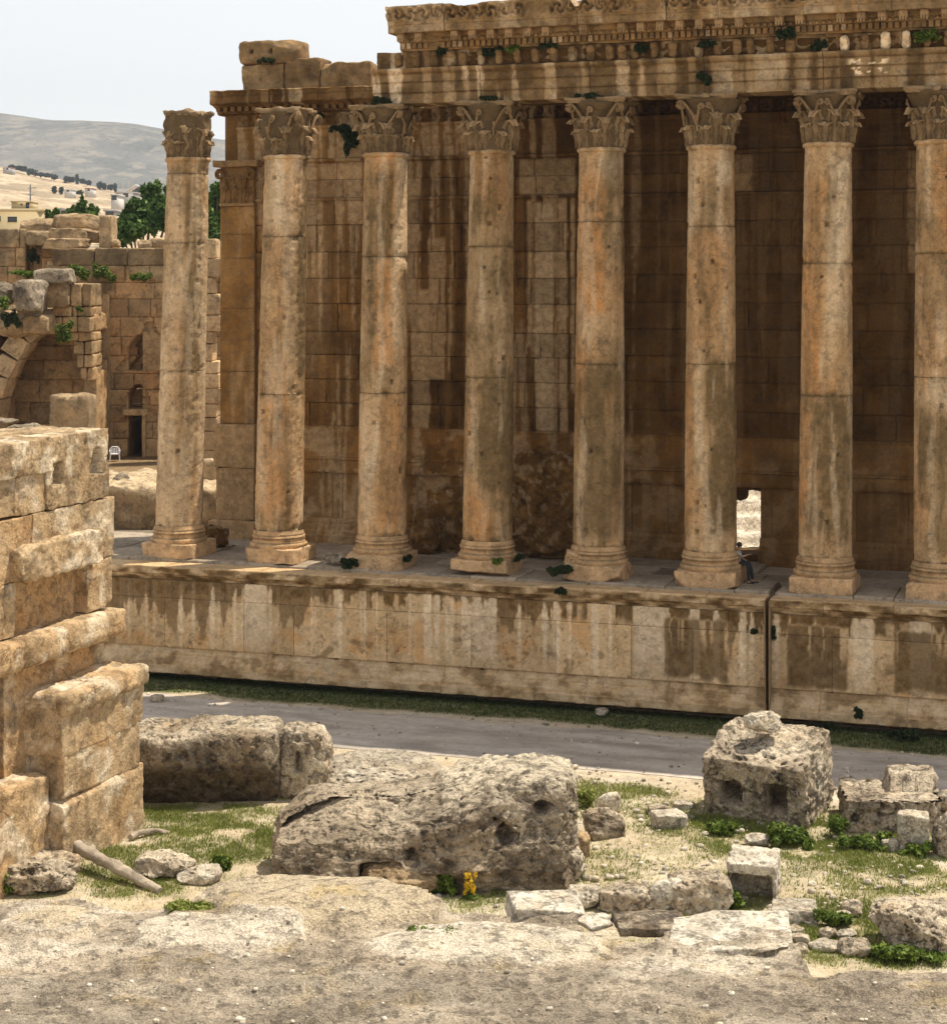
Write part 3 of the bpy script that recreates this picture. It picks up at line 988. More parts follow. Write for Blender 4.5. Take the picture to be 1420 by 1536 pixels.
for k in range(8):
    bpx, tpx, joints, feats, dmg, label = CD[k]
    u0 = (k - 3) * 4.55
    wx, wy = OX + TX * u0, OY + TY * u0
    pred = CX + wx / wy * F
    du = (bpx - pred) * wy / F / (TX)
    lean = (tpx - bpx) * wy / F / TX / 14.
    u = u0 + du
    COLPOS.append(u)
    wx, wy = OX + TX * u, OY + TY * u
    root = empty('stone_column', (wx, wy, 0), -TH)
    tag(root, label, 'column', 'columns of the temple colonnade')
    rs = np.random.RandomState(k + 11)
    # plinth
    mb = MB()
    V, f = rbox(-1.19, 1.19, -1.19, 1.19, SZ - .03, SZ + .62, res=.07, r=.04, amp=.05, fr=1.3, seed=k + 2.2, chops=5 if k not in (2, 3, 4) else 11, pits=.03, chopmax=.74)
    if k == 4:
        V[:, :2] *= (1 - .0 * V[:, 2:3])
    tb = np.tile([.52, .08, .25, .1], (len(V), 1)); tb[:, 1] = np.clip(.1 + .6 * fbm(V, 1.3, 4, k), 0, .7); tb[:, 3] = .3
    mb.add(V, f, tb)
    mb.build('plinth', M['column'], root)
    mb = MB()
    zb = SZ + .60
    V, f = revolve(dense([(.9, zb), (1.16, zb), (1.18, zb + 0.046), (1.205, zb + 0.114), (1.18, zb + 0.190), (1.14, zb + 0.220), (1.14, zb + 0.243), (1.08, zb + 0.304), (1.09, zb + 0.365), (1.14, zb + 0.388), (1.11, zb + 0.410), (1.13, zb + 0.456), (1.11, zb + 0.517), (1.10, zb + 0.540), (1.09, zb + 0.578), (1.08, zb + 0.608), (1.04, zb + 0.684), (1.035, ZS0 + .02)], .035), 80, k + 4, .008 + .03 * (dmg > .5), 1.4, .012 + .02 * (dmg > .5))
    tb = np.tile([.5, .1, .12, .25], (len(V), 1)); zz_ = V[:, 2] - zb
    gro = np.maximum(np.exp(-((zz_ - .232) / .025) ** 2), np.maximum(np.exp(-((zz_ - .40) / .018) ** 2), np.exp(-((zz_ - .547) / .018) ** 2)))
    tb[:, 1] = np.clip(.12 + .7 * fbm(V, 1.4, 4, k + 5) + .7 * gro, 0, .9)
    V[:, :2] *= (1 - .03 * gro)[:, None]
    mb.add(V, f, tb)
    mb.build('base', M['column'], root)
    # drums
    zj = [ZS0] + [H - (py - HY) / F * wy for py in joints] + [ZS1]
    d = np.array([u - UC, 0 - VC]); d /= np.linalg.norm(d)
    right = np.array([d[1], -d[0]])
    for j in range(len(zj) - 1):
        a, b = zj[j], zj[j + 1]
        if b - a < .15: continue
        top = j == len(zj) - 2
        zs = np.concatenate([[a, a + .012], np.linspace(a + .03, b - .03, max(3, int((b - a) / .08))), [b - .012, b]])
        if top:
            zs = np.concatenate([[a, a + .012], np.linspace(a + .03, ZS1 - .24, max(3, int((b - a) / .08))), np.linspace(ZS1 - .22, ZS1, 9)])
        r = shaft_r(zs)
        r[0] -= .03
        if not top: r[-1] -= .03
        else:
            r = r + np.where(zs > ZS1 - .2, .09 * np.sqrt(np.clip(1 - ((zs - (ZS1 - .09)) / .1) ** 2, 0, 1)), 0)
        seg = 104
        V, f = revolve(list(zip(r, zs)), seg, k * 3.7 + j, .011 + .012 * (dmg > .5), 1.1, .006 + .02 * (dmg > .5))
        # chipped drum edges
        e = np.minimum(V[:, 2] - a, (b - V[:, 2]) if not top else 9)
        cn = np.clip(fbm(V + k * 9, 2.2, 3, k + 7) - .06, 0, 1) * np.clip(1 - e / .30, 0, 1)
        hole = np.zeros(len(V))
        pdir = V[:, :2] / np.maximum(np.hypot(V[:, 0], V[:, 1]), .1)[:, None]
        xr = pdir @ right
        fr_ = -(pdir @ d)
        for _ in range(2 + (k in (3, 5)) * 3):
            hs_ = rs.uniform(.035, .085)
            hx_, hz_ = rs.uniform(-.8, .8), rs.uniform(a + .3, b - .3) if b - a > .8 else 0
            hole = np.maximum(hole, ((np.abs(xr - hx_) < hs_) & (np.abs(V[:, 2] - hz_) < hs_ * 1.1) & (fr_ > 0)) * 1.)
        pit = smooth(.42, .6, fbm(V + k * 5, 3.4, 2, k + 17)) * .03
        V[:, :2] -= pdir * (cn * .22 + hole * .12 + pit)[:, None]
        rowp = HY + (H - V[:, 2]) / wy * F
        tb = np.zeros((len(V), 4)); tb[:, 0] = .5 + .1 * fbm(V + k * 5, [.9, .9, .35], 4, k) + .03 * rs.normal()
        nz = fbm(V + k * 8, [1.1, 1.1, .4], 5, k + 1)
        jl = np.exp(-(np.minimum(V[:, 2] - a, b - V[:, 2]) / .035) ** 2) * (V[:, 2] < ZS1 - .3)
        bl_ = smooth(.18, .34, fbm(V + k * 6, [.9, .9, .55], 5, k + 60, .6))
        flk = smooth(.3, .36, fbm(V + k * 7, 2.4, 4, k + 63))
        V[:, :2] -= pdir * (.02 * flk)[:, None]
        tb[:, 1] = np.clip(.10 + .5 * nz + hole * .6 + cn + .6 * jl + .28 * bl_ + .16 * flk, 0, .9)
        tb[:, 3] = np.clip(.10 + .5 * fbm(V + k * 4, [.8, .8, .3], 4, k + 2), 0, .7)
        # streaks down the shaft
        st = fbm(np.stack([xr * 2.3 + .35 * nz + k * 3, np.zeros(len(V)), V[:, 2] * .16], 1), 1., 4, k + 30)
        tb[:, 2] = np.clip(.4 * smooth(.08, .4, st), 0, 1)
        tb[:, 1] = np.clip(tb[:, 1] + .3 * smooth(.1, .45, -st), 0, .85)
        for ch, xc, hw, y0, y1, s in feats:
            wz = 22 * fbm(V + k, [.9, .9, .5], 4, k + 40)
            wxn = .35 * fbm(V + k, [1.2, 1.2, .5], 4, k + 44)
            m_ = (1 - smooth(hw * .55, hw * 1.25, np.abs(xr + wxn * hw * 1.6 - xc))) * smooth(y0 - 14, y0 + 18, rowp + wz) * (1 - smooth(y1 - 20, y1 + 12, rowp + wz)) * (fr_ > -.3)
            ci = {'R': 0, 'G': 1, 'B': 2, 'A': 3}[ch]
            tb[:, ci] = np.clip(tb[:, ci] + s * m_ * (.82 if ch == 'A' else 1), 0, .9)
        V[:, 0] += (V[:, 2] - ZS0) * lean
        mb = MB(); mb.add(V, f, tb)
        mb.build('drum', M['column'], root)
    cp = capital(root, k + 1, dmg)
    cp.location = (lean * (ZS1 - ZS0), 0, ZS1)
    if k == 0:
        cp.scale = (.93, .93, 1.0)

# columns past the right edge of the picture: they carry the entablature whose shadow falls on the path
src = [o for o in COL.objects if o.name.startswith('stone_column')][6]


def copy_tree(o, parent=None):
    c = o.copy(); COL.objects.link(c)
    if parent: c.parent = parent
    for ch in [q for q in bpy.data.objects if q.parent == o]:
        copy_tree(ch, c)
    return c


for k in (8, 9, 10):
    c = copy_tree(src)
    u = (k - 3) * 4.55
    c.location = (OX + TX * u, OY + TY * u, 0)
    c['label'] = 'one of the columns farther along the colonnade'

# ---------------------------------------------------------------- entablature over the colonnade
ent = temple(empty('entablature'))
tag(ent, 'carved stone entablature lying across the column capitals, broken off at its left end', 'entablature')


def strk(u, z, seed, f=1.6):
    o = 0 * u
    w = u + .05 * fbm(np.stack([u * 2, o, z * 2], 1), 1., 2, seed + 5)
    return fbm(np.stack([w * f, o, z * .08], 1), 1., 3, seed), fbm(np.stack([w * f * .3, o, z * .05], 1), 1., 2, seed + 1)


UW = [u_of(1270, -1.0, 110), u_of(1332, -1.0, 110)]


def ent_tint(V, tb, e=None):
    u, z = V[:, 0], V[:, 2]
    s1, s2 = strk(u, z, 61, 1.5)
    left = 1 - smooth(1., 6., u)
    g = smooth(-.05, .12, s1 + .5 * s2 - .02) * (.45 + .2 * fbm(V, 1.2, 3, 62))
    g = g + .2 * smooth(0, .4, fbm(V, .5, 3, 64))
    b = smooth(.1, .2, -s1 - .3 * s2 + .12 * left) * .85 * (.15 + .85 * smooth(-.12, .3, fbm(np.stack([u * .45, 0 * u, z * .3], 1), 1., 3, 68)))
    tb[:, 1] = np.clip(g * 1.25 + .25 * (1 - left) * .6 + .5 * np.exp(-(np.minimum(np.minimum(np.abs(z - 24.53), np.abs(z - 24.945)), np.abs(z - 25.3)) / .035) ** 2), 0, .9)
    tb[:, 2] = b * (.5 + .5 * left) * (1 - .4 * tb[:, 1])
    tb[:, 3] = .35 * smooth(0, .4, fbm(V, .35, 3, 63))
    n = fbm(np.stack([u * 2.6, 0 * u, z * 3.4], 1), 1., 4, 67)
    for (ua, ub, za, zb_) in ((UW[0], UW[1], 25.02, 25.22), (UW[0] - .05, UW[1], 24.62, 24.9)):
        m_ = smooth(ua - .1, ua + .2, u) * (1 - smooth(ub - .2, ub + .1, u)) * smooth(za - .03, za + .03, z) * (1 - smooth(zb_ - .05, zb_ + .05, z)) * smooth(.02, .1, n) * (V[:, 1] < -.7)
        tb[:, 2] = np.maximum(tb[:, 2], m_ * 1.0)
        tb[:, 1] *= 1 - m_
        tb[:, 0] = np.clip(tb[:, 0] + .45 * m_, 0, 1)
    return tb


ULA = u_of(559, -.9, 130)
ends = [ULA] + [(k - 3) * 4.55 for k in range(3, 11)]
mb = MB()
for i in range(len(ends) - 1):
    a, b = ends[i] + .012, ends[i + 1] - .012
    j = .02 * math.sin(i * 5.1)
    fine = b < 20
    profile(mb, [(.85, 25.5), (.85, 24.1 + j), (-.85, 24.1 + j), (-.85, 24.5 + j), (-.875, 24.53 + j), (-.91, 24.54 + j), (-.91, 24.92 + j), (-.935, 24.95 + j), (-.97, 24.96 + j), (-.97, 25.24 + j), (-1.02, 25.28 + j), (-1.1, 25.36 + j), (-1.15, 25.4 + j), (-1.15, 25.5 + j), (.85, 25.5)],
            a, b, du=.07 if fine else .3, dz=.06 if fine else .2, amp=.018, seed=40 + i, wear=.022, tint=ent_tint)
mb.build('architrave', M['entab'], ent)


def frieze_rel(V):
    u, z = V[:, 0], V[:, 2]
    ph = (u / .78) % 1.0 - .5
    gar = -.05 * np.exp(-((z - (25.95 - .28 * (1 - (2 * np.abs(ph)) ** 2) * .8)) / .06) ** 2)
    return np.where(V[:, 1] < 0, gar * .8 - .035 * np.abs(fbm(V, 4.5, 3, 71)), 0)


mb = MB()
ULF = u_of(565, -.8, 90)
for i in range(len(ends) - 1):
    a, b = max(ends[i], ULF) + .01, ends[i + 1] - .01
    fine = b < 20
    profile(mb, [(.8, 26.2), (.8, 25.5), (-.78, 25.5), (-.78, 26.2), (.8, 26.2)], a, b, du=.07 if fine else .3, dz=.06 if fine else .2, amp=.03, seed=50 + i, wear=.03, relief=frieze_rel, tint=ent_tint)
rs = np.random.RandomState(9)
u = ULF + .25
white = [u_of(1275, -1, 80), u_of(1315, -1, 80), u_of(1352, -1, 80)]
while u < 24:
    if rs.rand() > .12:
        w = .15 + .04 * rs.rand()
        bl = 0.
        for q in white:
            if abs(u - q) < .38: bl = .95
        V, f = rock((w, .22, .30), int(u * 100) % 977, 3.0, 10, .1, 1.6, 2, .1)
        t = np.tile([.46 + .06 * rs.normal() + .34 * bl, (.2 + .5 * rs.rand()) * (1 - bl), max(bl, .4 * (rs.rand() < .2)), .25], (len(V), 1))
        mb.add(V + [u, -.86, 25.80], f, t)
        V, f = rock((w * .95, .17, .16), int(u * 77) % 971, 2.3, 9, .15, 2.0, 1, .1)
        t = np.tile([.48 + .32 * bl, (.15 + .5 * rs.rand()) * (1 - bl), bl, .2], (len(V), 1))
        mb.add(V + [u, -1.0, 26.0 + .03 * rs.normal()], f, t)
    u += .76 if rs.rand() < .75 else .5
mb.build('frieze', M['entab'], ent)


def sima_rel(V):
    u, z = V[:, 0], V[:, 2]
    m_ = smooth(27.2, 27.28, z) * (1 - smooth(27.76, 27.84, z)) * (V[:, 1] < -1.9)
    i = np.floor(u / .56)
    a = (u / .56 - i - .5) * .56 * np.where(i % 2 == 0, 1, -1)
    b = (z - 27.52)
    r = np.hypot(a, b * .95)
    th = np.arctan2(b, a)
    sp = np.cos(2 * th + 3. - r * 26) * np.exp(-(r / .3) ** 4)
    n = fbm(np.stack([u, 0 * u, z], 1), 5.5, 3, 81)
    keep = smooth(-.35, .0, fbm(np.stack([u * .5, 0 * u, 0 * u], 1), 1., 3, 83) + .25)
    return m_ * keep * (-.12 * np.clip(sp, -.6, 1) - .10 * n)


def corn2_tint(V, tb, e=None):
    u, z = V[:, 0], V[:, 2]
    s1, s2 = strk(u, z, 91, 1.2)
    n = fbm(V, 1.5, 4, 92)
    up = smooth(26.8, 26.9, z) * (V[:, 1] < -1.7)
    tb[:, 1] = np.clip(.25 + .5 * n + .25 * smooth(0, .3, s1) - .1 * up, 0, .8)
    tb[:, 2] = np.clip(up * (.3 * smooth(.05, .3, -s1)) + smooth(27.84, 27.87, z) * .5, 0, 1)
    tb[:, 3] = np.where(z < 26.86, .5, .1) * smooth(-.2, .3, s2)
    rel = np.where((z > 27.2) & (z < 27.84), fbm(np.stack([u, 0 * u, z], 1), 5.5, 3, 81), 0)
    rl = sima_rel(V)
    tb[:, 1] = np.clip(tb[:, 1] + 3.2 * np.clip(rl + .0, 0, .2) - 2. * np.clip(-rl, 0, .15), 0, .9)
    tb[:, 0] += .1 * rel - 1.2 * rl
    return tb


mb = MB()
ULC = u_of(600, -1.1, 62)
ULC2 = u_of(581, -2.1, 25)
x = ULC
rs = np.random.RandomState(12)
top_cut = [(u_of(866, -2.2, 5), .28, .26), (u_of(1050, -2.2, 5), .3, .22), (u_of(700, -2.2, 10), .7, .08), (u_of(1228, -2.2, 2), .2, .2)]


def notch(V):
    for uc, hw, dp in top_cut:
        k = np.clip(1 - (np.abs(V[:, 0] - uc) / hw) ** 2, 0, 1)
        lim = 27.88 - dp * 1.6 * k
        sel = (V[:, 1] < -1.3) & (k > 0)
        V[sel, 2] = np.minimum(V[sel, 2], lim[sel] + .02 * fbm(V[sel], 3, 2, 3))
    V[:, 2] += np.where(V[:, 2] > 27.6, .05 * fbm(V * [1, 0, 0], 1.1, 4, 95), 0)
    return V


# bed mould with its dentil band
bed = [(.85, 26.83), (.85, 26.2), (-1.0, 26.2), (-1.02, 26.26), (-1.08, 26.28), (-1.08, 26.5), (-1.22, 26.52), (-1.25, 26.58), (-1.25, 26.66), (-1.36, 26.7), (-1.4, 26.84)]
cor = [(.85, 27.87), (.85, 26.84), (-1.38, 26.84), (-1.9, 26.86), (-1.97, 26.82), (-2.02, 26.84), (-2.02, 27.12), (-2.07, 27.14), (-2.07, 27.2), (-2.09, 27.22), (-2.16, 27.5), (-2.3, 27.76), (-2.33, 27.79), (-2.33, 27.86), (-2.2, 27.88), (.85, 27.87)]
while x < UR:
    L = 2.0 + 1.6 * rs.rand()
    xb = min(x + L, UR)
    fine = x < 20
    j = .03 * rs.normal()
    sh = lambda pr: [(v + (j if v < 0 else 0), z) for v, z in pr]
    profile(mb, sh(bed), x + .006, xb - .006, du=.09 if fine else .4, dz=.06 if fine else .3, amp=.02, seed=60 + x, wear=.02, tint=corn2_tint)
    profile(mb, sh(cor), (ULC2 if x == ULC else x) + .01, xb - .01, du=.05 if fine else .4, dz=.045 if fine else .3, amp=.03, seed=80 + x, wear=.035 if rs.rand() < .5 else .02, relief=sima_rel, tint=corn2_tint)
    x = xb
u = ULC + .1
while u < 24:
    br = fbm(np.array([[u * .8, 0, 0]]), 1., 3, 97)[0]
    if br < .42:
        h0 = .02 * rs.rand()
        add_box(mb, u, u + .16, -1.25, -1.06, 26.26 + h0, 26.5, [.46 + .1 * rs.normal(), .15 + .35 * rs.rand(), .4 * (br < -.25), .35])
        V, f = rock((.07, .08, .075), int(u * 50) % 700, 2.2, 6, .08, 2, 0, 0)
        mb.add(V + [u + .08, -1.29, 26.6], f, np.tile([.5, .2 + .4 * rs.rand(), .1, .3], (len(V), 1)))
    u += .245
u = ULC + .3
i = 0
while u < 24:
    i += 1
    if rs.rand() > .25:
        V, f = rbox(u - .16, u + .16, -1.9, -1.38, 26.6, 26.86, res=.08, r=.06, amp=.02, seed=i)
        V[:, 2] += np.clip((V[:, 1] + 1.9) * -.0, 0, 1)
        mb.add(V, f, np.tile([.5 + .05 * rs.normal(), .25, .1, .4], (len(V), 1)))
        for dx in (-.1, 0, .1):
            V, f = rock((.04, .06, .09), i * 3 + int(dx * 20), 2.2, 5, .08, 2, 0, 0)
            mb.add(V + [u + dx, -1.86, 26.56], f, np.tile([.52, .25, .15, .3], (len(V), 1)))
    u += .76
mb.build('cornice', M['entab'], ent, warp=notch)

# ---------------------------------------------------------------- cella wall
CV = 6.0
uc = lambda px, py=500: WP(px, py, CV)[0]
UCL = uc(333)
cel = temple(empty('cella_wall'))
tag(cel, 'tall dark stained block wall of the temple standing behind the columns', 'wall')
STR = [(uc(802), uc(830), 10.3, 20.3, .75), (uc(838), uc(850), 10.3, 20.5, .5), (uc(856), uc(862), 12, 20.5, .5), (uc(790), uc(798), 14, 20.4, .45), (uc(628), uc(644), 10.3, 16.5, .45), (uc(780), uc(862), 20.6, 22.2, .45),
       (uc(1098), uc(1128), 20.6, 22.2, .3), (uc(1362), uc(1380), 17.2, 22.2, .35), (uc(480), uc(540), 20.6, 22.2, .3), (uc(642), uc(668), 12.5, 18.8, .35)]


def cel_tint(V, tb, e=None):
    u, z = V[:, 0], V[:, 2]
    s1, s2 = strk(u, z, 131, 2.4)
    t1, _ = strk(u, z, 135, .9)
    dk = smooth(3.5, 6.0, u)  # bays under the ceiling: patina plus ceiling shadow put into the colour
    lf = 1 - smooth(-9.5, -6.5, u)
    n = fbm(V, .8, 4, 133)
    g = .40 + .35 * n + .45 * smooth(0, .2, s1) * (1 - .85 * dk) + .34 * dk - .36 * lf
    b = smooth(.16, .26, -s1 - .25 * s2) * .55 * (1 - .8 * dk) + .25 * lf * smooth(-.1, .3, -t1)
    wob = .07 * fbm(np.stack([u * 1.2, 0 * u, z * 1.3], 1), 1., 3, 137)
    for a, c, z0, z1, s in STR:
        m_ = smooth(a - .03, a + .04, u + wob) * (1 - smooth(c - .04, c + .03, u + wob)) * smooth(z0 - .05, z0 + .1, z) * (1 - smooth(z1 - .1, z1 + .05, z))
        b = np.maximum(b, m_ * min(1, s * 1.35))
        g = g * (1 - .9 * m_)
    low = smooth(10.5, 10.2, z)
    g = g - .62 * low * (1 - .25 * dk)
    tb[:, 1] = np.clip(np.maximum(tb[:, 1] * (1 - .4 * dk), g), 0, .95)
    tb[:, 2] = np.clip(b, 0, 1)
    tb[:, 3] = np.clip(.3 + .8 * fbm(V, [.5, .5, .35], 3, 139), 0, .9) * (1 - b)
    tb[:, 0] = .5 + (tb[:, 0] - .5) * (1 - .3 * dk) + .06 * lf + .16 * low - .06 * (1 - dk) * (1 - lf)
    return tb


mb = MB()
hu0, hu1 = uc(1070, 780), uc(1140, 780)
HZ0, HZ1 = 5.45, 8.05
u3 = uc(905)
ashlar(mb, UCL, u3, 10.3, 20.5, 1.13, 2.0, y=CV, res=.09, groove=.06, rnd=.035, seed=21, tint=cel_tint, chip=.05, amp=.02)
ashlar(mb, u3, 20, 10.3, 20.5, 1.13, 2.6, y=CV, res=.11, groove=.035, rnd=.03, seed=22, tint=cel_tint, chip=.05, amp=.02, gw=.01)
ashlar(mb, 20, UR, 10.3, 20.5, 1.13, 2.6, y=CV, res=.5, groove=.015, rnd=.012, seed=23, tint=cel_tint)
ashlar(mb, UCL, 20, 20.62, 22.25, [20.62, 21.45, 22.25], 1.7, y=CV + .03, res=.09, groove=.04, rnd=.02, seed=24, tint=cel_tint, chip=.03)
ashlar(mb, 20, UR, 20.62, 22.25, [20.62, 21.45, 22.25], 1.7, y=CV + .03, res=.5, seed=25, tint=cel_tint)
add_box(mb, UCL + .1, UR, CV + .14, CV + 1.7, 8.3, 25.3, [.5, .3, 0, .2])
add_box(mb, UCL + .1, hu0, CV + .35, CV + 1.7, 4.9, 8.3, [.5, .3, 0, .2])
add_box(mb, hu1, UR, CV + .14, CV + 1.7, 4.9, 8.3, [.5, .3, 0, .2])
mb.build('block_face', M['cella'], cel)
mb = MB()
for a, b, d in ((UCL, 20, .1), (20, UR, .5)):
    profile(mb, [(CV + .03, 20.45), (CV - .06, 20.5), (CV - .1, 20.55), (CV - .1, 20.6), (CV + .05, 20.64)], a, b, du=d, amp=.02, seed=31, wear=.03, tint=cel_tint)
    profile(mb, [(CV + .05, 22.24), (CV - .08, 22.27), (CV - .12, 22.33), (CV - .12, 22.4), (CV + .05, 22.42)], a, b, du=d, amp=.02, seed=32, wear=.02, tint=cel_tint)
mb.build('string_course', M['cella'], cel)
# dado: tall base with cap bands, broken between the third and fifth columns
BR0, BR1 = uc(612, 760), uc(868, 760)
mb = MB()
cap_ = [(CV + .1, 8.2), (CV - .12, 8.22), (CV - .16, 8.3), (CV - .16, 8.78), (CV - .22, 8.82), (CV - .22, 8.9), (CV - .1, 8.94), (CV - .08, 9.0), (CV - .08, 10.2), (CV - .12, 10.24), (CV - .12, 10.31), (CV + .1, 10.32)]
bas_ = [(CV - .62, SZ - .1), (CV - .62, SZ + .32), (CV - .5, SZ + .36), (CV - .48, SZ + .5), (CV - .36, SZ + .58), (CV - .32, SZ + .72), (CV - .2, SZ + .8), (CV - .2, SZ + .92), (CV - .08, SZ + 1.05), (CV + .1, SZ + 1.06)]


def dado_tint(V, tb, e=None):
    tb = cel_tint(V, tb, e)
    u, z = V[:, 0], V[:, 2]
    pl = smooth(.05, .25, fbm(V, .7, 4, 143)) * (1 - smooth(2, 6, u) * .6)
    tb[:, 2] = np.maximum(tb[:, 2], .5 * pl)
    return tb


def brk(V):
    u, z = V[:, 0], V[:, 2]
    m_ = smooth(BR0 - .3, BR0 + .3, u) * (1 - smooth(BR1 - .3, BR1 + .3, u))
    return m_ * (.12 + .35 * np.clip(fbm(V, 1.1, 5, 145) + .15, 0, 1) + .14 * fbm(V, 3.4, 4, 148, .65)) * smooth(10.2, 8.6, z + .8 * fbm(V * [1, 0, 0], .8, 3, 146))


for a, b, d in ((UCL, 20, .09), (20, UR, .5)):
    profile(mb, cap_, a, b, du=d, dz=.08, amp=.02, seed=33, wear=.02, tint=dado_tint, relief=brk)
mb.build('dado_band', M['cella'], cel)
mb = MB()
for a, b, r_ in ((UCL, hu0, .1), (hu1, 20, .1), (20, UR, .5)):
    ashlar(mb, a, b, SZ + 1.0, 8.22, [SZ + 1.0, 8.22], 1.8, y=CV + .02, res=r_, groove=.03, rnd=.01, seed=27, tint=dado_tint, chip=.03, amp=.02, disp=lambda V: brk(V) * 1.0)
    def low_rel(V):
        u = V[:, 0]
        m_ = smooth(BR0 - .3, BR0 + .3, u) * (1 - smooth(BR1 - .3, BR1 + .3, u))
        return m_ * (.3 + .25 * fbm(V, 1.3, 4, 147)) * (V[:, 1] < CV)
    profile(mb, bas_, a, b, du=r_, dz=.07, amp=.02, seed=34, wear=.025, tint=dado_tint, relief=low_rel)
# sill and rough lintel of the opening, and its reveals
V, f = rbox(hu0 - .05, hu1 + .05, CV - .05, CV + 1.6, SZ - .1, HZ0, res=.15, r=.05, amp=.04, seed=3.3)
mb.add(V, f, np.tile([.4, .5, 0, 0], (len(V), 1)))
V, f = rbox(hu0 - .1, hu1 - .02, CV + .15, CV + 1.5, HZ1, 8.4, res=.1, r=.08, amp=.12, fr=1.6, seed=8.8)
mb.add(V, f, np.tile([.3, .5, 0, 0], (len(V), 1)))
V, f = rock((.6, .5, .38), 88, 3, 14, .2)
mb.add(V + [hu1 - 1.35, CV + 1.2, HZ1 - .16], f, np.tile([.3, .5, 0, 0], (len(V), 1)))
mb.build('dado', M['cella'], cel)
# wall entablature: three fasciae, carved frieze, cornice
def wf_rel(V):
    z = V[:, 2]
    m_ = smooth(23.95, 24.02, z) * (1 - smooth(24.44, 24.5, z)) * (V[:, 1] < CV + .1)
    i = np.floor(V[:, 0] / .7)
    a = (V[:, 0] / .7 - i - .5) * .7 * np.where(i % 2 == 0, 1, -1)
    b = z - 24.23
    r = np.hypot(a, b)
    return m_ * (-.09 * np.cos(2 * np.arctan2(b, a) - r * 22) * np.exp(-(r / .4) ** 4) - .06 * fbm(V, 5., 3, 151))


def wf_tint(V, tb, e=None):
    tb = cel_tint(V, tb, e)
    z = V[:, 2]
    lf = 1 - smooth(-3.5, 2, V[:, 0])
    tb[:, 0] += .1 * lf
    tb[:, 1] = np.clip(tb[:, 1] * (1 - .35 * lf) + .35 * ((z > 23.92) & (z < 24.86)), 0, .9)
    s1, _ = strk(V[:, 0], z, 155, 2.2)
    tb[:, 2] = np.maximum(tb[:, 2], .5 * lf * smooth(.02, .2, s1) * (z < 23.9))
    return tb


mb = MB()
UWL = uc(357, 200)
loop = [(CV + 1.5, 25.5), (CV + 1.5, 22.42), (CV - .02, 22.42), (CV - .02, 22.88), (CV - .06, 22.92), (CV - .06, 23.36), (CV - .1, 23.4), (CV - .1, 23.74), (CV - .18, 23.8), (CV - .22, 23.92), (CV - .02, 23.95), (CV - .02, 24.5)]
loop2 = [(CV + 1.5, 24.5), (CV - .02, 24.5), (CV - .2, 24.55), (CV - .28, 24.72), (CV - .6, 24.86), (CV - .92, 24.92), (CV - .98, 24.95), (CV - .98, 25.45), (CV - 1.05, 25.52), (CV - 1.02, 25.56), (CV + 1.5, 25.56)]
loop_ = [(CV + 1.5, 24.5)] + loop[1:]
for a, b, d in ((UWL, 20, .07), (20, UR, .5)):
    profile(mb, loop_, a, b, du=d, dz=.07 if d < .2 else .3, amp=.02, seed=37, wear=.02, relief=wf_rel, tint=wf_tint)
mb.build('wall_architrave', M['cella'], cel)
mb = MB()
UCO = uc(329, 155)
x = UCO
rs = np.random.RandomState(31)
for L in (3.0, 2.4, 1.7, 1.9, 2.2):
    jj = .05 * rs.normal()
    profile(mb, [(v_ + (jj if v_ < CV - .3 else 0), z_ + (jj * .5 if z_ > 25.3 else 0)) for v_, z_ in loop2], x + .012, x + L - .012, du=.07, dz=.06, amp=.055, seed=140 + x, wear=.06, tint=ent_tint)
    u = x + .15
    while u < x + L - .2:
        add_box(mb, u, u + .2, CV - .62, CV - .2, 24.62 + .03 * rs.rand(), 24.84, [.5, .4, .1, .2])
        u += .36
    x += L
mb.build('wall_cornice', M['cella'], cel)
# corner pilaster
pil = MB()
PL, PR = UCL - .02, uc(384)
z0p = 10.3
def pil_tint(V, tb, e=None):
    tb[:, 1] = np.clip(.1 + .5 * fbm(V, [.8, .8, .5], 4, 161), 0, .7)
    tb[:, 3] = np.clip(.1 + .6 * fbm(V, [.6, .6, .3], 3, 163), 0, .7)
    tb[:, 2] = .3 * smooth(.1, .4, fbm(V, [1.5, 1.5, .2], 3, 165))
    tb[:, 0] += .3
    return tb
ashlar(pil, PL, PR, z0p, 20.3, [10.3, 12.7, 15.6, 17.9, 19.0, 20.3], 9, y=CV - .16, res=.09, groove=.06, rnd=.015, seed=41, tint=pil_tint, chip=.06)
V, f = rbox(PL, PR, CV - .12, CV + 1.6, 5.2, 20.3, res=.6, r=.02, amp=.0); pil.add(V, f, np.tile([.55, .2, .1, .3], (len(V), 1)))
for (a, b, z0, z1, vv_) in ((PL - .2, PR + .12, 8.3, 10.3, CV - .42), (PL - .12, PR + .06, 5.9, 8.3, CV - .34), (PL - .3, PR + .3, SZ - .1, 5.9, CV - .75)):
    V, f = rbox(a, b, vv_, CV + 1.4, z0, z1 - .01, res=.1, r=.05, amp=.03, fr=1.2, seed=z0, chops=2)
    t = np.tile([.78, .1, .45, .15], (len(V), 1)); t[:, 1] = np.clip(.05 + .7 * fbm(V, 1.1, 4, 8), 0, .8); pil.add(V, f, t)
po = pil.build('pilaster', M['cella'], cel)
mb = MB()
V, f = rbox(PL - .02, PR + .02, CV - .26, CV + .9, 20.3, 20.45, res=.1, r=.05, amp=.02); mb.add(V, f, np.tile([.65, .1, .3, .2], (len(V), 1)))
V, f = rbox(PL + .02, PR - .02, CV - .2, CV + .9, 20.4, 22.1, res=.08, r=.04, amp=.05, fr=2.2, seed=4); mb.add(V, f, np.tile([.6, .25, .15, .3], (len(V), 1)))
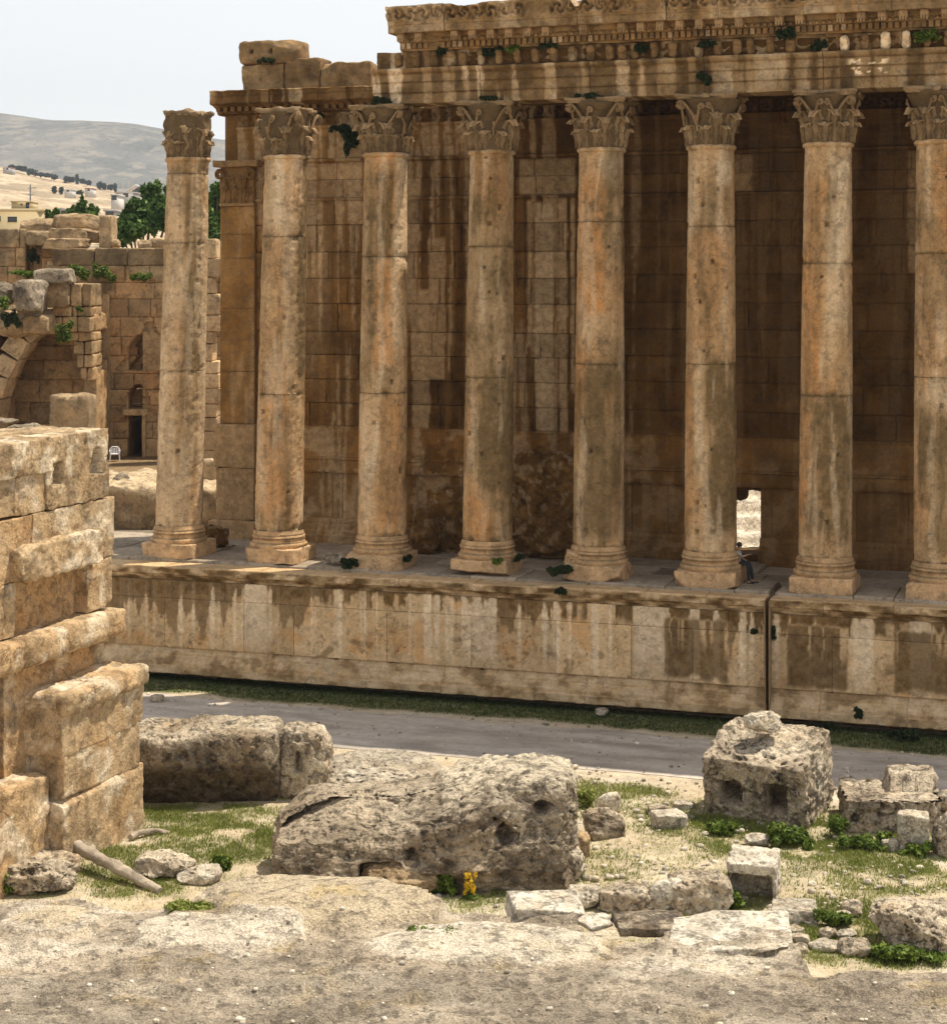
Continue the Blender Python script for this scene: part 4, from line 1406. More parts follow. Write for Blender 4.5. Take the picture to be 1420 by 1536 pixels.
V, f = rbox(PL - .22, PR + .3, CV - .5, CV + .9, 22.1, 22.4, res=.1, r=.05, amp=.03); mb.add(V, f, np.tile([.62, .2, .2, .2], (len(V), 1)))
for row, (z, h) in enumerate(((20.45, .7), (20.45, 1.2))):
    for k in range(3 - row):
        cx = PL + (k + .5 + .5 * row) * (PR - PL) / 3
        na, nl = 9, 13
        S, T = np.meshgrid(np.linspace(-1, 1, na), np.linspace(0, 1, nl), indexing='ij')
        wd = .28 * (.7 + .4 * np.sin(T * 2.6)) * (1 - .25 * np.abs(np.sin(T * 11))) * np.where(T > .85, 1 - (T - .85) * 4, 1)
        V = np.stack([(cx + S * wd).ravel(), (CV - .24 - .05 * row - .22 * np.clip((T - .5) / .5, 0, 1) ** 2 + .08 * np.abs(S) - .04 * np.cos(S * 9)).ravel(), (z + h * np.where(T < .85, T / .85, 1 - (T - .85) * .9)).ravel()], 1)
        V += .04 * vnoise(V, 2.5, 3, k)
        mb.add(V, gridf(na, nl), np.tile([.62, .2, .15, .2], (na * nl, 1)))
for s, cx in ((-1, PL + .1), (1, PR - .1)):
    c = Vector((cx, CV - .38, 21.75))
    spiral(mb, c, Vector((0, 0, 1)), Vector((s, 0, 0)), .22, .07, 1.5, [c + Vector((-s * .35, .1, -.7)), c + Vector((-s * .25, .05, -.2)), c + Vector((-s * .1, 0, .15))])
mb.build('pilaster_capital', M['cella'], po)
# ceiling slabs over the walkway
mb = MB()
x = -.8
rs = np.random.RandomState(3)
while x < UR:
    L = 2.4 + rs.rand()
    V, f = rbox(x + .01, min(x + L, UR) - .01, -.8, CV + .8, 25.56, 26.1, res=.25, r=.05, amp=.05, seed=x + 9)
    t = np.tile([.4, .6, 0, .2], (len(V), 1)); mb.add(V, f, t)
    x += L
mb.build('ceiling', M['cella'], cel)

# rubble slope inside, seen through the opening
mb = MB()
ru = np.arange(hu0 - 7, hu1 + 9, .15); rv = np.arange(10.5, 20, .15)
U, Vv = np.meshgrid(ru, rv, indexing='ij')
p = np.stack([U.ravel(), Vv.ravel(), 0 * U.ravel()], 1)
stp = np.floor((p[:, 1] - 10.5 + .25 * fbm(p, .7, 3, 5)) / 1.0)
fz = (p[:, 1] - 10.5) - stp
z = 5.0 + (stp + smooth(.1, .45, fz)) * .62 + .2 * fbm(p, .9, 5, 6) - .0
tb = np.tile([.8, 0, .8, .1], (len(z), 1)); tb[:, 1] = .35 * smooth(.2, .5, fbm(p, 1.2, 4, 7))
mb.add(np.stack([p[:, 0], p[:, 1], z], 1), gridf(len(ru), len(rv)), tb)
tag(temple(mb.build('rubble_mound', M['pale_rock'], smooth_='all')), 'bright sunlit bank of rubble seen through the opening in the temple wall', 'rubble')

# ---------------------------------------------------------------- loose blocks lying on the broken wall top
def wall_block(px0, px1, py0, py1, v0, v1, seed, label, g=.3, chops=3, amp=.06, r=.1, holes=False):
    ua, zb_ = WP(px0, py1, v0); ub, zt = WP(px1, py0, v0)
    mb = MB()
    V, f = rbox(ua, ub, v0, v1, zb_, zt, res=.08, r=r, amp=amp, fr=1.3, seed=seed, chops=chops, chopmax=.8, pits=.02)
    tb = np.tile([.5, 0, 0, .1], (len(V), 1))
    tb[:, 1] = np.clip(g + .6 * fbm(V, 1.2, 4, seed), 0, .85)
    tb[:, 0] += .1 * fbm(V, .9, 3, seed + 2)
    hl = holes & ((np.abs(V[:, 0] - ua - (ub - ua) * .25) < .09) | (np.abs(V[:, 0] - ua - (ub - ua) * .55) < .09)) & (np.abs(V[:, 2] - (zb_ + zt) / 2) < .1) & (V[:, 1] < v0 + .3)
    V[hl, 1] += .15; tb[hl, 1] = .9
    mb.add(V, f, tb)
    return tag(temple(mb.build('stone_block', M['entab'], None)), label, 'stone block', 'loose blocks on the broken wall top')


wall_block(355, 446, 57, 97, CV - .3, CV + 1.3, 1.1, 'topmost brown stone block with two dark holes, perched on the broken wall end', .4, 5, .08, .28, True)
wall_block(362, 425.5, 95, 137.5, CV - .1, CV + 1.3, 2.2, 'smooth tan stone block right under the perched topmost block', .1, 4)
wall_block(426.5, 479, 86, 137.5, CV - .2, CV + 1.3, 3.3, 'grey grooved block wedged between the tan block and the rough long block', .5)
wall_block(480, 556, 91, 138.5, CV - .2, CV + 1.4, 4.4, 'rough long block with a bitten top edge beside the entablature end', .45, 4, .09)

# ---------------------------------------------------------------- the ruined pier standing close by
RP = empty('ruined_pier', (-11.1, 57, 0), math.atan2(NY, NX))
tag(RP, 'sunlit ruined pier of big tan blocks standing apart from the temple, moulded at its base', 'ruin')


def ruin_tint(V, seed, g=.15, b=.2):
    tb = np.zeros((len(V), 4))
    tb[:, 0] = .5 + .12 * fbm(V, .8, 4, seed)
    st = fbm(V * [1, 1, .15], 1.5, 3, seed + 3)
    tb[:, 1] = np.clip(g + .55 * fbm(V, 1.1, 5, seed + 1) + .3 * smooth(.1, .35, st), 0, .8)
    tb[:, 2] = np.clip(b * 2 * smooth(0, .4, fbm(V, .9, 4, seed + 2)), 0, .8)
    tb[:, 3] = np.clip(.06 + .6 * fbm(V, .5, 3, seed + 5), 0, .6)
    return tb


def rpart(name, boxes, seed, mat='ruin', g=.12, b=.25, orange=0., res=.06, amp=.05, r=.022, chops=4, parent=None, mod=None, fr=1.4, pits=.015):
    mb = MB()
    for i, bx in enumerate(boxes):
        V, f = rbox(*bx, res=res, r=r, amp=amp, fr=fr, seed=seed + i * 1.7, chops=chops, chopmax=.86, pits=pits)
        chn = np.clip(fbm(V, 1.7, 4, seed + 12, .6) - .12, 0, 1)
        V = V + .012 * vnoise(V, 5.5, 4, seed, .65) - (V - V.mean(0)) * (.05 * chn)[:, None]
        V = V - (V - V.mean(0)) * (.012 * smooth(.15, .4, fbm(V, 3.5, 3, seed + 8)))[:, None]
        if mod: V = mod(V)
        tt = ruin_tint(V, seed + i, g, b)
        tt[:, 3] = np.clip(tt[:, 3] + orange, 0, .9)
        mb.add(V, f, tt)
    return mb.build(name, M[mat], parent or RP, smooth_='all')


def top_mod(V):
    fr = V[:, 1] < .45
    sq = fr & (np.abs(V[:, 0] + 2.95) < .28) & (V[:, 2] > 11.0) & (V[:, 2] < 11.62)
    V[sq, 1] += .28
    nt_ = fr & (np.hypot((V[:, 0] + .75) / .42, np.maximum(V[:, 2] - 11.15, 0) / .75) < 1) & (V[:, 2] > 11.1)
    V[nt_, 1] += .55
    return V


rpart('top_block', [(-12, -3.35, -.12, 3.1, 11.42, 12.42), (-3.6, -.1, -.03, 3.0, 10.32, 12.42)], 2.1, amp=.05, r=.03, mod=top_mod, b=.55, g=.25, pits=.03, res=.06, orange=-.4)
rpart('wall_course', [(-12, -5.1, .05, 3, 10.30, 11.5), (-5.1, -3.5, .02, 3, 10.32, 11.5), (-12, -4.3, .0, 3, 8.45, 10.28), (-4.3, .25, -.02, 3, 8.5, 10.3), (-1.35, .1, -.03, 3, 7.0, 8.55), (-12, -5.15, 0, 3, 7.0, 8.5), ], 3.2, amp=.028, b=.3)
rpart('recessed_panel', [(-5.2, -1.3, .36, 3, 6.9, 8.6)], 3.9, amp=.02, g=-.1, b=0., orange=.55, r=.02)
rpart('projecting_ledge', [(-5.45, -.95, -.42, .5, 8.5, 9.5)], 4.4, amp=.09, fr=2.0, r=.08, chops=5, b=.5, pits=.04, res=.06)
rpart('base_moulding', [(-12, .28, -.5, 2.6, 6.1, 6.95)], 5.3, amp=.06, r=.22, chops=5, b=.4, res=.06)
rpart('lower_wall', [(-5.5, -.2, .15, 3, .2, 6.2), (-12, -6.1, .1, 3, .2, 6.2)], 6.3, amp=.03, g=.0, orange=.4)
ped = rpart('pedestal', [(-4.6, .15, -1.2, .3, .2, 2.3), (-4.4, -.1, -1.1, .3, 2.2, 3.6), (-4.5, .1, -1.12, .3, 3.5, 5.0)], 7.9, amp=.04, r=.05, g=.1, b=.4, chops=5)
rpart('pedestal_cornice', [(-4.5, .2, -1.3, .3, 4.62, 5.28)], 8.8, amp=.1, r=.22, chops=5, b=.5, parent=ped, res=.07)
rpart('fallen_course', [(-9.5, -4.55, -.75, .3, .2, 3.1)], 9.4, amp=.07, r=.08, chops=4, b=.4, orange=.2)

# ---------------------------------------------------------------- enclosure walls behind the temple's end
def back_tint(gz0, seed):
    def f(V, tb, e=None):
        z = V[:, 2]
        tb[:, 0] = .53 + (tb[:, 0] - .5) * 1.2
        tb[:, 1] = np.clip(.05 + .5 * fbm(V, .5, 4, seed) + .25 * smooth(.1, .4, fbm(V * [1, 1, .2], .9, 3, seed + 6)) + .55 * smooth(gz0 - .4, gz0 + .3, z + .3 * fbm(V, .8, 3, seed + 1)), 0, .8)
        tb[:, 3] = np.clip(.25 + .8 * fbm(V, .3, 3, seed + 2), 0, .85) * (1 - smooth(gz0 - .5, gz0 + .3, z))
        return tb
    return f


YB = 114.0
bx_ = lambda px, Y: (px - CX) / F * Y
bz_ = lambda py, Y: H - (py - HY) / F * Y
nw = empty('enclosure_wall', (0, YB, 0))
tag(nw, 'tan block wall with a carved arched niche and a black doorway behind the free-standing column', 'wall')
ncx, nz0, nz1 = bx_(216, YB), bz_(556, YB), bz_(484, YB)


def niche(V):
    x, z = V[:, 0], V[:, 2]
    d = np.zeros(len(V))
    for (hw, k) in ((1.9, .45), (1.2, .5), (.55, .4)):
        arch = (np.abs(x - ncx - .35) < hw * np.clip((nz1 + .1 - z) / (nz1 - nz0), 0, 1) ** .8 + .15 * np.sin(z * 4)) & (z > nz0) & (z < nz1)
        d += arch * k
    cx2 = bx_(207, YB); zt = bz_(578, YB)
    a2 = (np.abs(x - cx2) < .72 * np.sqrt(np.clip((zt - z) / .8, 0, 1))) & (z > bz_(613, YB)) & (z < zt)
    d += a2 * 1.3
    dr = (x > bx_(193, YB)) & (x < bx_(212.5, YB)) & (z < bz_(623, YB))
    d += dr * 5.
    return d


def nw_tint(V, tb, e=None):
    d = niche(V)
    tb = back_tint(bz_(396, YB), 203)(V, tb, e)
    tb[:, 1] = np.maximum(tb[:, 1], .62 * (d > .1))
    x, z = V[:, 0], V[:, 2]
    n = fbm(V, .9, 4, 205)
    for px, py, rx, ry, s in ((155, 428, 20, 26, .8), (140, 460, 10, 30, .6), (165, 590, 30, 40, .35)):
        q = ((x - bx_(px, YB)) / (rx / 24.6)) ** 2 + ((z - bz_(py, YB)) / (ry / 24.6)) ** 2
        tb[:, 1] = np.maximum(tb[:, 1], s * np.clip(1.4 - q + n, 0, 1))
    return tb


mb = MB()
ashlar(mb, bx_(70, YB), -6.0, 6.0, bz_(398, YB), 1.05, 1.7, y=0, res=.12, groove=.09, rnd=.05, seed=61, tint=nw_tint, disp=niche, chip=.06, amp=.03, gw=.02)
mb.build('block_face', M['back'], nw)
mb = MB()
rs = np.random.RandomState(8)
x = bx_(78, YB)
while x < -9:
    L = 1.2 + 1.6 * rs.rand()
    V, f = rbox(x + .02, x + L - .02, -.12 + .08 * rs.rand(), 1.2, bz_(398, YB), bz_(371 + 2 * rs.rand(), YB), res=.12, r=.07, amp=.05, seed=rs.rand() * 60, chops=2)
    tb = back_tint(bz_(398, YB), 207)(V, np.tile([.5 + .1 * rs.normal(), 0, 0, 0], (len(V), 1)))
    mb.add(V, f, tb); x += L
mb.build('coping_row', M['back'], nw)
mb = MB()
add_box(mb, bx_(70, YB), -6, .14, 1.6, 5, 18)
for o_ in (mb,):
    pass
V, f = rbox(bx_(214, YB), bx_(219, YB), -.25, .2, 6.1, bz_(622, YB), res=.2, r=.03, amp=.02); mb.add(V, f)
V, f = rbox(bx_(185, YB), bx_(222, YB), -.2, .2, bz_(623, YB), bz_(614, YB), res=.15, r=.04, amp=.03); mb.add(V, f)
# leave the doorway free: the core stands behind it
mb2 = MB()
add_box(mb2, bx_(70, YB), bx_(192, YB), .2, 1.6, 5, 18); add_box(mb2, bx_(213.5, YB), -6, .2, 1.6, 5, 18)
add_box(mb2, bx_(192, YB), bx_(213.5, YB), 2., 6.5, bz_(600, YB), 18); add_box(mb2, bx_(190, YB), bx_(216, YB), 6., 6.5, 5, 14)
V, f = rbox(bx_(214, YB), bx_(219, YB), -.25, .2, 6.1, bz_(622, YB), res=.2, r=.03, amp=.02); mb2.add(V, f)
V, f = rbox(bx_(185, YB), bx_(222, YB), -.2, .2, bz_(623, YB), bz_(614, YB), res=.15, r=.04, amp=.03); mb2.add(V, f)
mb2.build('door_frame', M['back'], nw)

# vaulted wall with the broken arch
YV = 108.0
vw = empty('vaulted_wall', (0, YV, 0))
tag(vw, 'ruined vaulted wall with a broken arch opening beside the niche wall', 'wall')
mb = MB()
sk = lambda V: .9 * smooth(-1, 1, 0 * V[:, 0])
ashlar(mb, bx_(-60, YV), bx_(137, YV), 5.5, bz_(545, YV), 1.25, 2.3, y=4.6, res=.13, groove=.08, rnd=.06, seed=71, tint=back_tint(30, 211), chip=.08, amp=.06, gw=.02)
ashlar(mb, bx_(-60, YV), bx_(120, YV), bz_(545, YV), bz_(500, YV), .9, 1.7, y=4.3, res=.13, groove=.08, rnd=.08, seed=72, tint=back_tint(30, 212), chip=.1, amp=.09, gw=.02, disp=lambda V: -.35 * (V[:, 2] - bz_(545, YV)))
mb.build('inner_face', M['back'], vw)
mb = MB()
rows = [(425, 460, 84, 137), (460, 475, 78, 137), (475, 498, 80, 137), (498, 512, 106, 137), (512, 532, 108, 137), (532, 552, 112, 137), (552, 572, 118, 137), (400, 425, 100, 138)]
rs = np.random.RandomState(6)
for i, (ya, yb, xa, xb) in enumerate(rows[:-1]):
    n = 2 if xb - xa < 45 else 3
    cuts = np.sort(np.concatenate([[0, 1], .2 + .6 * rs.rand(n - 1)]))
    for j in range(n):
        V, f = rbox(bx_(xa + (xb - xa) * cuts[j], YV) + .02, bx_(xa + (xb - xa) * cuts[j + 1], YV) - .02, -.05 + .15 * rs.rand() + .16 * max(0, i - 2), 3.2, bz_(yb, YV) + .015, bz_(ya, YV) - .015, res=.13, r=.08, amp=.06, seed=i * 5 + j, chops=3)
        tb = back_tint(bz_(440, YV), 213)(V, np.tile([.5 + .12 * rs.normal(), 0, 0, 0], (len(V), 1)))
        mb.add(V, f, tb)
mb.build('corner_masonry', M['back'], vw)
# arch ring
apts = [(-8, 660), (3, 622), (8, 598), (18, 568), (31, 540), (49, 514), (66, 501), (80, 500)]
mb = MB()
for i in range(len(apts) - 1):
    a, b = np.array(apts[i], float), np.array(apts[i + 1], float)
    t = (b - a) / np.linalg.norm(b - a); nrm = np.array([t[1], -t[0]])
    if nrm[1] > 0: nrm = -nrm
    th = 24 + 6 * rs.rand()
    q = [a + t * .4, b - t * .4, b - t * .4 + nrm * th, a + t * .4 + nrm * th]
    V, f = rbox(0, 1, -.9, 1.6, 0, 1, res=.13, r=.05, amp=.0, seed=i)
    s_, t_ = V[:, 0:1], V[:, 2:3]
    Q = (1 - t_) * ((1 - s_) * q[0] + s_ * q[1]) + t_ * ((1 - s_) * q[3] + s_ * q[2])
    V = np.stack([bx_(Q[:, 0], YV), V[:, 1] + .1 * rs.rand(), bz_(Q[:, 1], YV)], 1)
    V += .07 * vnoise(V, 1.4, 4, i)
    tb = back_tint(30, 215)(V, np.tile([.6 + .1 * rs.normal(), 0, .2, 0], (len(V), 1)))
    mb.add(V, f, tb)
mb.build('arch_ring', M['back'], vw)
mb = MB()
V, f = rbox(bx_(-70, YV), bx_(84, YV), -.2, 4, bz_(500, YV), bz_(462, YV), res=.2, r=.3, amp=.3, fr=.7, seed=4, chops=6)
mb.add(V, f, back_tint(bz_(480, YV), 217)(V, np.tile([.45, 0, 0, 0], (len(V), 1))))
V, f = rbox(bx_(-70, YV), bx_(-2, YV), -.6, 4, 5, bz_(505, YV), res=.25, r=.2, amp=.15, fr=.7, seed=5)
mb.add(V, f, back_tint(30, 219)(V, np.tile([.5, 0, 0, 0], (len(V), 1))))
add_box(mb, bx_(-60, YV), bx_(136, YV), 5.2, 6.0, 5, 16., [.45, .2, 0, 0])
V, f = rbox(bx_(-70, YV), bx_(136, YV), .9, 6, bz_(498, YV), bz_(470, YV), res=.25, r=.2, amp=.2, fr=.8, seed=14)
mb.add(V, f, back_tint(30, 227)(V, np.tile([.5, 0, 0, 0], (len(V), 1))))
V, f = rbox(bx_(118, YV), bx_(137, YV), 1.6, 5, 5, bz_(560, YV), res=.25, r=.1, amp=.1, fr=.8, seed=15)
mb.add(V, f, back_tint(30, 229)(V, np.tile([.5, 0, 0, 0], (len(V), 1))))
mb.build('rubble_core', M['back'], vw)

# taller walls of the upper tier
YU = 118.0
uw = empty('upper_wall', (0, YU, 0))
tag(uw, 'weathered wall of large dark blocks behind the vaulted wall, ivy in its gap', 'wall')
mb = MB()
for xa, xb, ya, y_, ch, bl in ((-60, 39, 343, 0, 1.35, 1.4), (39, 64, 352, .9, 1.2, 1.1), (62, 80, 362, .2, 1., 1.)):
    ashlar(mb, bx_(xa, YU), bx_(xb, YU), 14., bz_(ya, YU), ch, bl, y=y_, res=.13, groove=.1, rnd=.06, seed=80 + xa, tint=back_tint(bz_(366, YU), 221), chip=.08, amp=.05, gw=.025)
    add_box(mb, bx_(xa, YU), bx_(xb, YU), y_ + .12, y_ + 2.5, 13, bz_(ya, YU) - .05, [.5, .5, 0, 0])
mb.build('block_face', M['back'], uw)

mb = MB()
add_box(mb, -40, -8, 97, 120, 3, 6.1, [.35, .6, 0, .1])  # shade on the floor is put into its dark tint
tag(mb.build('terrace', M['back'], smooth_=False), kind='structure')
mb = MB()
rs = np.random.RandomState(2)
V, f = rbox(-24, -11, 89.6, 97.2, 4.5, 7.0, res=.16, r=.3, amp=.28, fr=.9, seed=6.1, chops=2, pits=.02)
tb = np.tile([.45, .4, .0, .1], (len(V), 1)); tb[:, 2] = .5 * smooth(6.6, 6.9, V[:, 2]); tb[:, 1] = np.clip(.45 + .5 * fbm(V, .9, 4, 3), 0, .9) * (1 - smooth(6.6, 6.9, V[:, 2]))  # sunlit top and shaded face put into the colour
mb.add(V, f, tb)
tag(mb.build('rubble_wall', M['back'], smooth_='all'), 'low dark rubble wall with a crumbling top coloured as sunlit behind the podium ledge', 'wall')


def far_block(px0, px1, py0, py1, Y, d, seed, label, k=14., mat='back', g=.3, name='stone_block', group='loose blocks on the upper walls', zb=None, chops=4, b=.1):
    zt, z0 = bz_(py0, Y), bz_(py1, Y) if zb is None else zb
    xa, xb = bx_(px0, Y), bx_(px1, Y)
    mb = MB()
    V, f = rock(((xb - xa) / 2 * 1.06, d / 2, (zt - z0) / 2 * 1.06), seed, k, 18, .07, 1.2, chops, .1, (.72, .92))
    V = V + [(xa + xb) / 2, Y + d / 2, (zt + z0) / 2]
    tb = np.tile([.5, g, b, .1], (len(V), 1)); V = V + .06 * vnoise(V, 2.2, 5, seed, .65)
    tb[:, 0] += .12 * fbm(V, 1.2, 4, seed + 3)
    tb[:, 1] = np.clip(g + .1 + .7 * fbm(V, .8, 5, seed), 0, .85)
    mb.add(V, f, tb)
    return tag(mb.build(name, M[mat], None, smooth_='all'), label, 'stone block', group)


far_block(73, 146, 321, 347, 119, 2.2, 3, 'gabled pale stone lying highest on the upper wall before the small trees', 3.5)
far_block(28, 82, 328, 352, 120, 2.2, 4, 'long grey stone beside the gabled stone on the upper wall', 4)
far_block(74, 127, 343, 362, 117, 2., 5, 'squared grey block directly beneath the gabled stone', 14)
far_block(124, 148, 346, 363, 117.5, 2., 6, 'short tan block next to the square stone post', 10)
far_block(64, 126, 358, 373, 116, 2., 7, 'flat slab at the bottom of the upper wall stack', 12)
far_block(40, 78, 346, 368, 117, 2., 17, 'dark undercut block between the upper wall and the stack of slabs', 8, g=.5)
far_block(149, 167, 324, 373, 116, 2, 8, 'slim square stone post on the wall coping before the big tree', 16, name='stone_post', group='posts on the walls', chops=1)
far_block(166, 178, 359, 372, 115.5, 1, 9, 'small rounded stone at the foot of the slim stone post', 3)
far_block(206, 226, 360, 373, 115.5, 1.2, 10, 'pale leaning stone on the coping beside the free-standing column', 4)
far_block(224, 246, 357, 373, 115.8, 1.2, 11, 'pale rough stone on the coping partly behind the free-standing column', 4)
far_block(17, 63, 421, 470, 104.5, 2.2, 12, 'big dark grey boulder with white scratches above the broken arch', 4.5, 'rock', .45)
far_block(-14, 15, 424, 458, 105, 2., 13, 'rounded grey boulder cut by the picture edge above the broken arch', 2.6, 'rock', .5)
far_block(50, 105, 404, 426, 106.5, 2.2, 14, 'flat speckled grey stone lying on the corner masonry', 5, 'rock', .35)
far_block(62, 100, 424, 460, 107.2, 1.5, 16, 'leaning grey stone between dark boulder and corner masonry', 8, 'back', .45)
far_block(34, 72, 473, 500, 106, 1.6, 18, 'pitted tan stone just above the crown of the broken arch', 7, 'back', .1)
far_block(-10, 40, 468, 505, 106, 2., 22, 'sandy brown lump of fallen rubble over the arch ring', 3, 'back', .05)
far_block(76, 132, 597, 646, 100, 2.0, 19, 'dark square pillar stump with pale edges in front of the vaulted wall', 20, 'back', .5, name='pillar_stump', group=None, zb=6.0, chops=1)
far_block(304, 325, 693, 795, 92.5, 1.2, 20, 'narrow pale-topped stone post standing by the foot of the corner pilaster', 12, 'back', .3, name='stone_post', group='posts on the walls', b=.3)
far_block(166, 191, 711, 748, 92.0, 1.4, 21, 'round grey boulder at the end of the low rubble wall', 2.4, 'rock', .5, b=.0)
far_block(-12, 21, 629, 656, 60, 1.0, 23, 'rounded grey boulder lying on top of the ruined pier', 2.4, 'rock', .4, group=None, zb=12.3)
far_block(8, 50, 640, 652, 57, 1.2, 24, 'flat dark slab lying on top of the ruined pier', 4, 'rock', .5, group=None, zb=12.3)
# jagged toothing stones at the wall end beside the pilaster
mb = MB()
rs = np.random.RandomState(19)
z = 6.1
while z < 18.6:
    hh = .7 + .6 * rs.rand()
    V, f = rbox(bx_(300, 110), bx_(318 + 14 * rs.rand(), 110), 110, 112, z, z + hh - .03, res=.15, r=.06, amp=.05, seed=z, chops=2)
    mb.add(V, f, np.tile([.55 + .12 * rs.normal(), .25 * rs.rand(), .15, .4 * rs.rand()], (len(V), 1)))
    z += hh
tag(mb.build('toothed_wall', M['back'], None), 'ragged narrow strip of reddish masonry between the free-standing column and the pilaster', 'wall')

# ---------------------------------------------------------------- trees
def tree(name, label, Y, clumps, zb, n, size, seed, group=None, trunk=.3, mat='tree'):
    cs = [(bx_(px, Y), Y + dy, bz_(py, Y), r / F * Y, r / F * Y, rv / F * Y) for px, py, r, rv, dy in clumps]
    c = np.array(cs)
    xm = c[:, 0].mean()
    o = empty(name, (xm, Y, zb))
    tag(o, label, 'tree', group)
    mb = MB()
    zt = c[:, 2].max()
    add_tube(mb, [Vector((0, 0, -.5)), Vector((.1, 0, (zt - zb) * .35)), Vector((-.05, .1, (zt - zb) * .7))], [trunk, trunk * .7, trunk * .3], 10)
    for q in c:
        add_tube(mb, [Vector((.05, 0, (zt - zb) * .3)), Vector(((q[0] - xm) * .5, (q[1] - Y) * .5, (q[2] - zb) * .8)), Vector((q[0] - xm, q[1] - Y, q[2] - zb))], [trunk * .45, trunk * .3, trunk * .1], 6)
    mb.build('trunk', M['bark'], o)
    rt = np.random.RandomState(seed)
    sub = []
    for q in cs:
        sub.append((q[0] - xm, q[1] - Y, q[2] - zb, q[3] * .62, q[4] * .62, q[5] * .62))
        for _ in range(9):
            dv = rt.normal(size=3); dv /= np.linalg.norm(dv)
            kk = rt.uniform(.2, .36)
            sub.append((q[0] - xm + dv[0] * q[3] * .78, q[1] - Y + dv[1] * q[4] * .78, q[2] - zb + dv[2] * q[5] * .8, q[3] * kk, q[4] * kk, q[5] * kk))
    foliage('crown', sub, int(n * 1.4), size * .85, M[mat], seed, o, core=.3)
    return o


tree('broadleaf_tree', 'large dark green tree rising behind the wall coping on both sides of the column', 135,
     [(192, 335, 24, 26, 0), (182, 350, 18, 20, 1), (215, 318, 26, 26, 0), (224, 288, 15, 22, 1), (240, 325, 24, 30, -1), (208, 345, 24, 22, -2), (250, 300, 18, 24, 2)], 4, 9000, .30, 5, trunk=.4)
tree('broadleaf_tree', 'dark green tree between the free-standing column and the corner pilaster', 138,
     [(300, 325, 26, 30, 0), (322, 300, 16, 24, 1), (330, 325, 22, 28, 1), (315, 350, 24, 24, -1), (327, 284, 9, 12, 0)], 4, 6000, .30, 6, trunk=.35)
tree('garden_tree', 'many-topped green tree just above the gabled stone', 150, [(112, 318, 10, 14, 0), (124, 308, 7, 14, 0), (136, 318, 9, 14, 1), (118, 326, 16, 12, 0), (106, 324, 8, 10, 0), (132, 328, 14, 10, 0)], 6, 4200, .24, 7, 'small trees behind the upper wall', .2)
tree('garden_tree', 'small slim green tree close to the yellow house corner', 152, [(84, 318, 6, 9, 0), (86, 326, 8, 9, 0)], 6, 1100, .22, 8, 'small trees behind the upper wall', .14)
tree('garden_tree', 'smallest green tree nearest the yellow house', 153, [(72, 322, 4, 8, 0), (72, 328, 5, 7, 0)], 6, 700, .2, 9, 'small trees behind the upper wall', .12)

# far row of trees across the slope
rs = np.random.RandomState(44)
lone = None
for i, (px, py, w, h) in enumerate([(18, 249, 6, 3), (27, 251, 5, 3), (36, 252, 6, 4), (45, 256, 5, 5), (53, 258, 7, 5), (62, 261, 6, 3), (72, 262, 7, 3), (82, 264, 6, 4), (99, 268, 2.5, 5), (104, 268, 2.5, 5), (109, 268, 2.5, 4), (116, 266, 1.5, 8), (124, 271, 5, 3), (133, 273, 5, 3), (150, 276, 6, 6), (157, 278, 4, 5), (166, 280, 6, 4), (173, 279, 2, 7), (205, 283, 9, 5), (82, 283, 4, 6), (92, 284, 4, 6), (120, 288, 8, 3)]):
    Y = 1470. if i < 19 else 1000.
    o = empty('distant_tree', (bx_(px, Y), Y, bz_(py + h * .6, Y)))
    tag(o, 'tiny dark tree on the distant tilled slope', 'tree', 'distant trees on the slope')
    s_ = Y / F
    foliage('crown', [(0, 0, h * .3 * s_, w * .8 * s_, w * .5 * s_, h * .9 * s_)], 120, 1.5 * Y / 1470, M['darkleaf'], i, o, core=.2)
    mb = MB(); add_tube(mb, [Vector((0, 0, -h * .7 * s_)), Vector((0, 0, h * .4 * s_))], [.5, .25], 6); mb.build('trunk', M['bark'], o)

# ---------------------------------------------------------------- town
M['yellow'] = plain('yellow_plaster', (.52, .42, .24), .85)
M['house_grey'] = plain('grey_plaster', (.42, .40, .38), .85)
M['house_white'] = plain('white_plaster', (.56, .54, .50), .8)
M['glass'] = plain('dark_glass', (.05, .06, .07), .2)
M['metal'] = plain('grey_metal', (.25, .25, .25), .5)
M['red'] = plain('red_roof', (.40, .16, .10), .8)
YH = 250.
hz = empty('yellow_house', (bx_(20, YH), YH, 18))
tag(hz, 'flat-roofed yellow house with a small rooftop room, far behind the upper wall', 'house')
hx0 = bx_(20, YH)


def hb(mb, px0, px1, py0, py1, y0, y1):
    add_box(mb, bx_(px0, YH) - hx0, bx_(px1, YH) - hx0, y0, y1, bz_(py1, YH) - 18, bz_(py0, YH) - 18)


mb = MB(); hb(mb, -40, 66, 316, 420, 0, 9); mb.build('wall', M['yellow'], hz, False)
mb = MB(); hb(mb, -41, 67.5, 313, 317.5, -.35, 9.3); mb.build('roof_slab', M['yellow'], hz, False)
rm = MB(); hb(rm, 12, 42, 302, 313, 2, 6); rmo = rm.build('rooftop_room', M['yellow'], hz, False)
mb = MB(); hb(mb, 11, 43, 300.5, 302.2, 1.7, 6.3); mb.build('roof', M['yellow'], rmo, False)
for a, b, c, d, y0, par in ((12, 26, 325, 333, -.05, hz), (-3, 1.5, 324, 332, -.05, hz), (26, 29, 304.5, 307, 1.96, rmo), (34, 39, 303, 312, 1.96, rmo)):
    mb = MB(); hb(mb, a, b, c, d, y0, y0 + .2); w = mb.build('window', M['glass'], par, False)
    mb = MB(); hb(mb, a - .6, b + .6, d - .1, d + 1, y0 - .12, y0 + .1); mb.build('sill', M['yellow'], w, False)
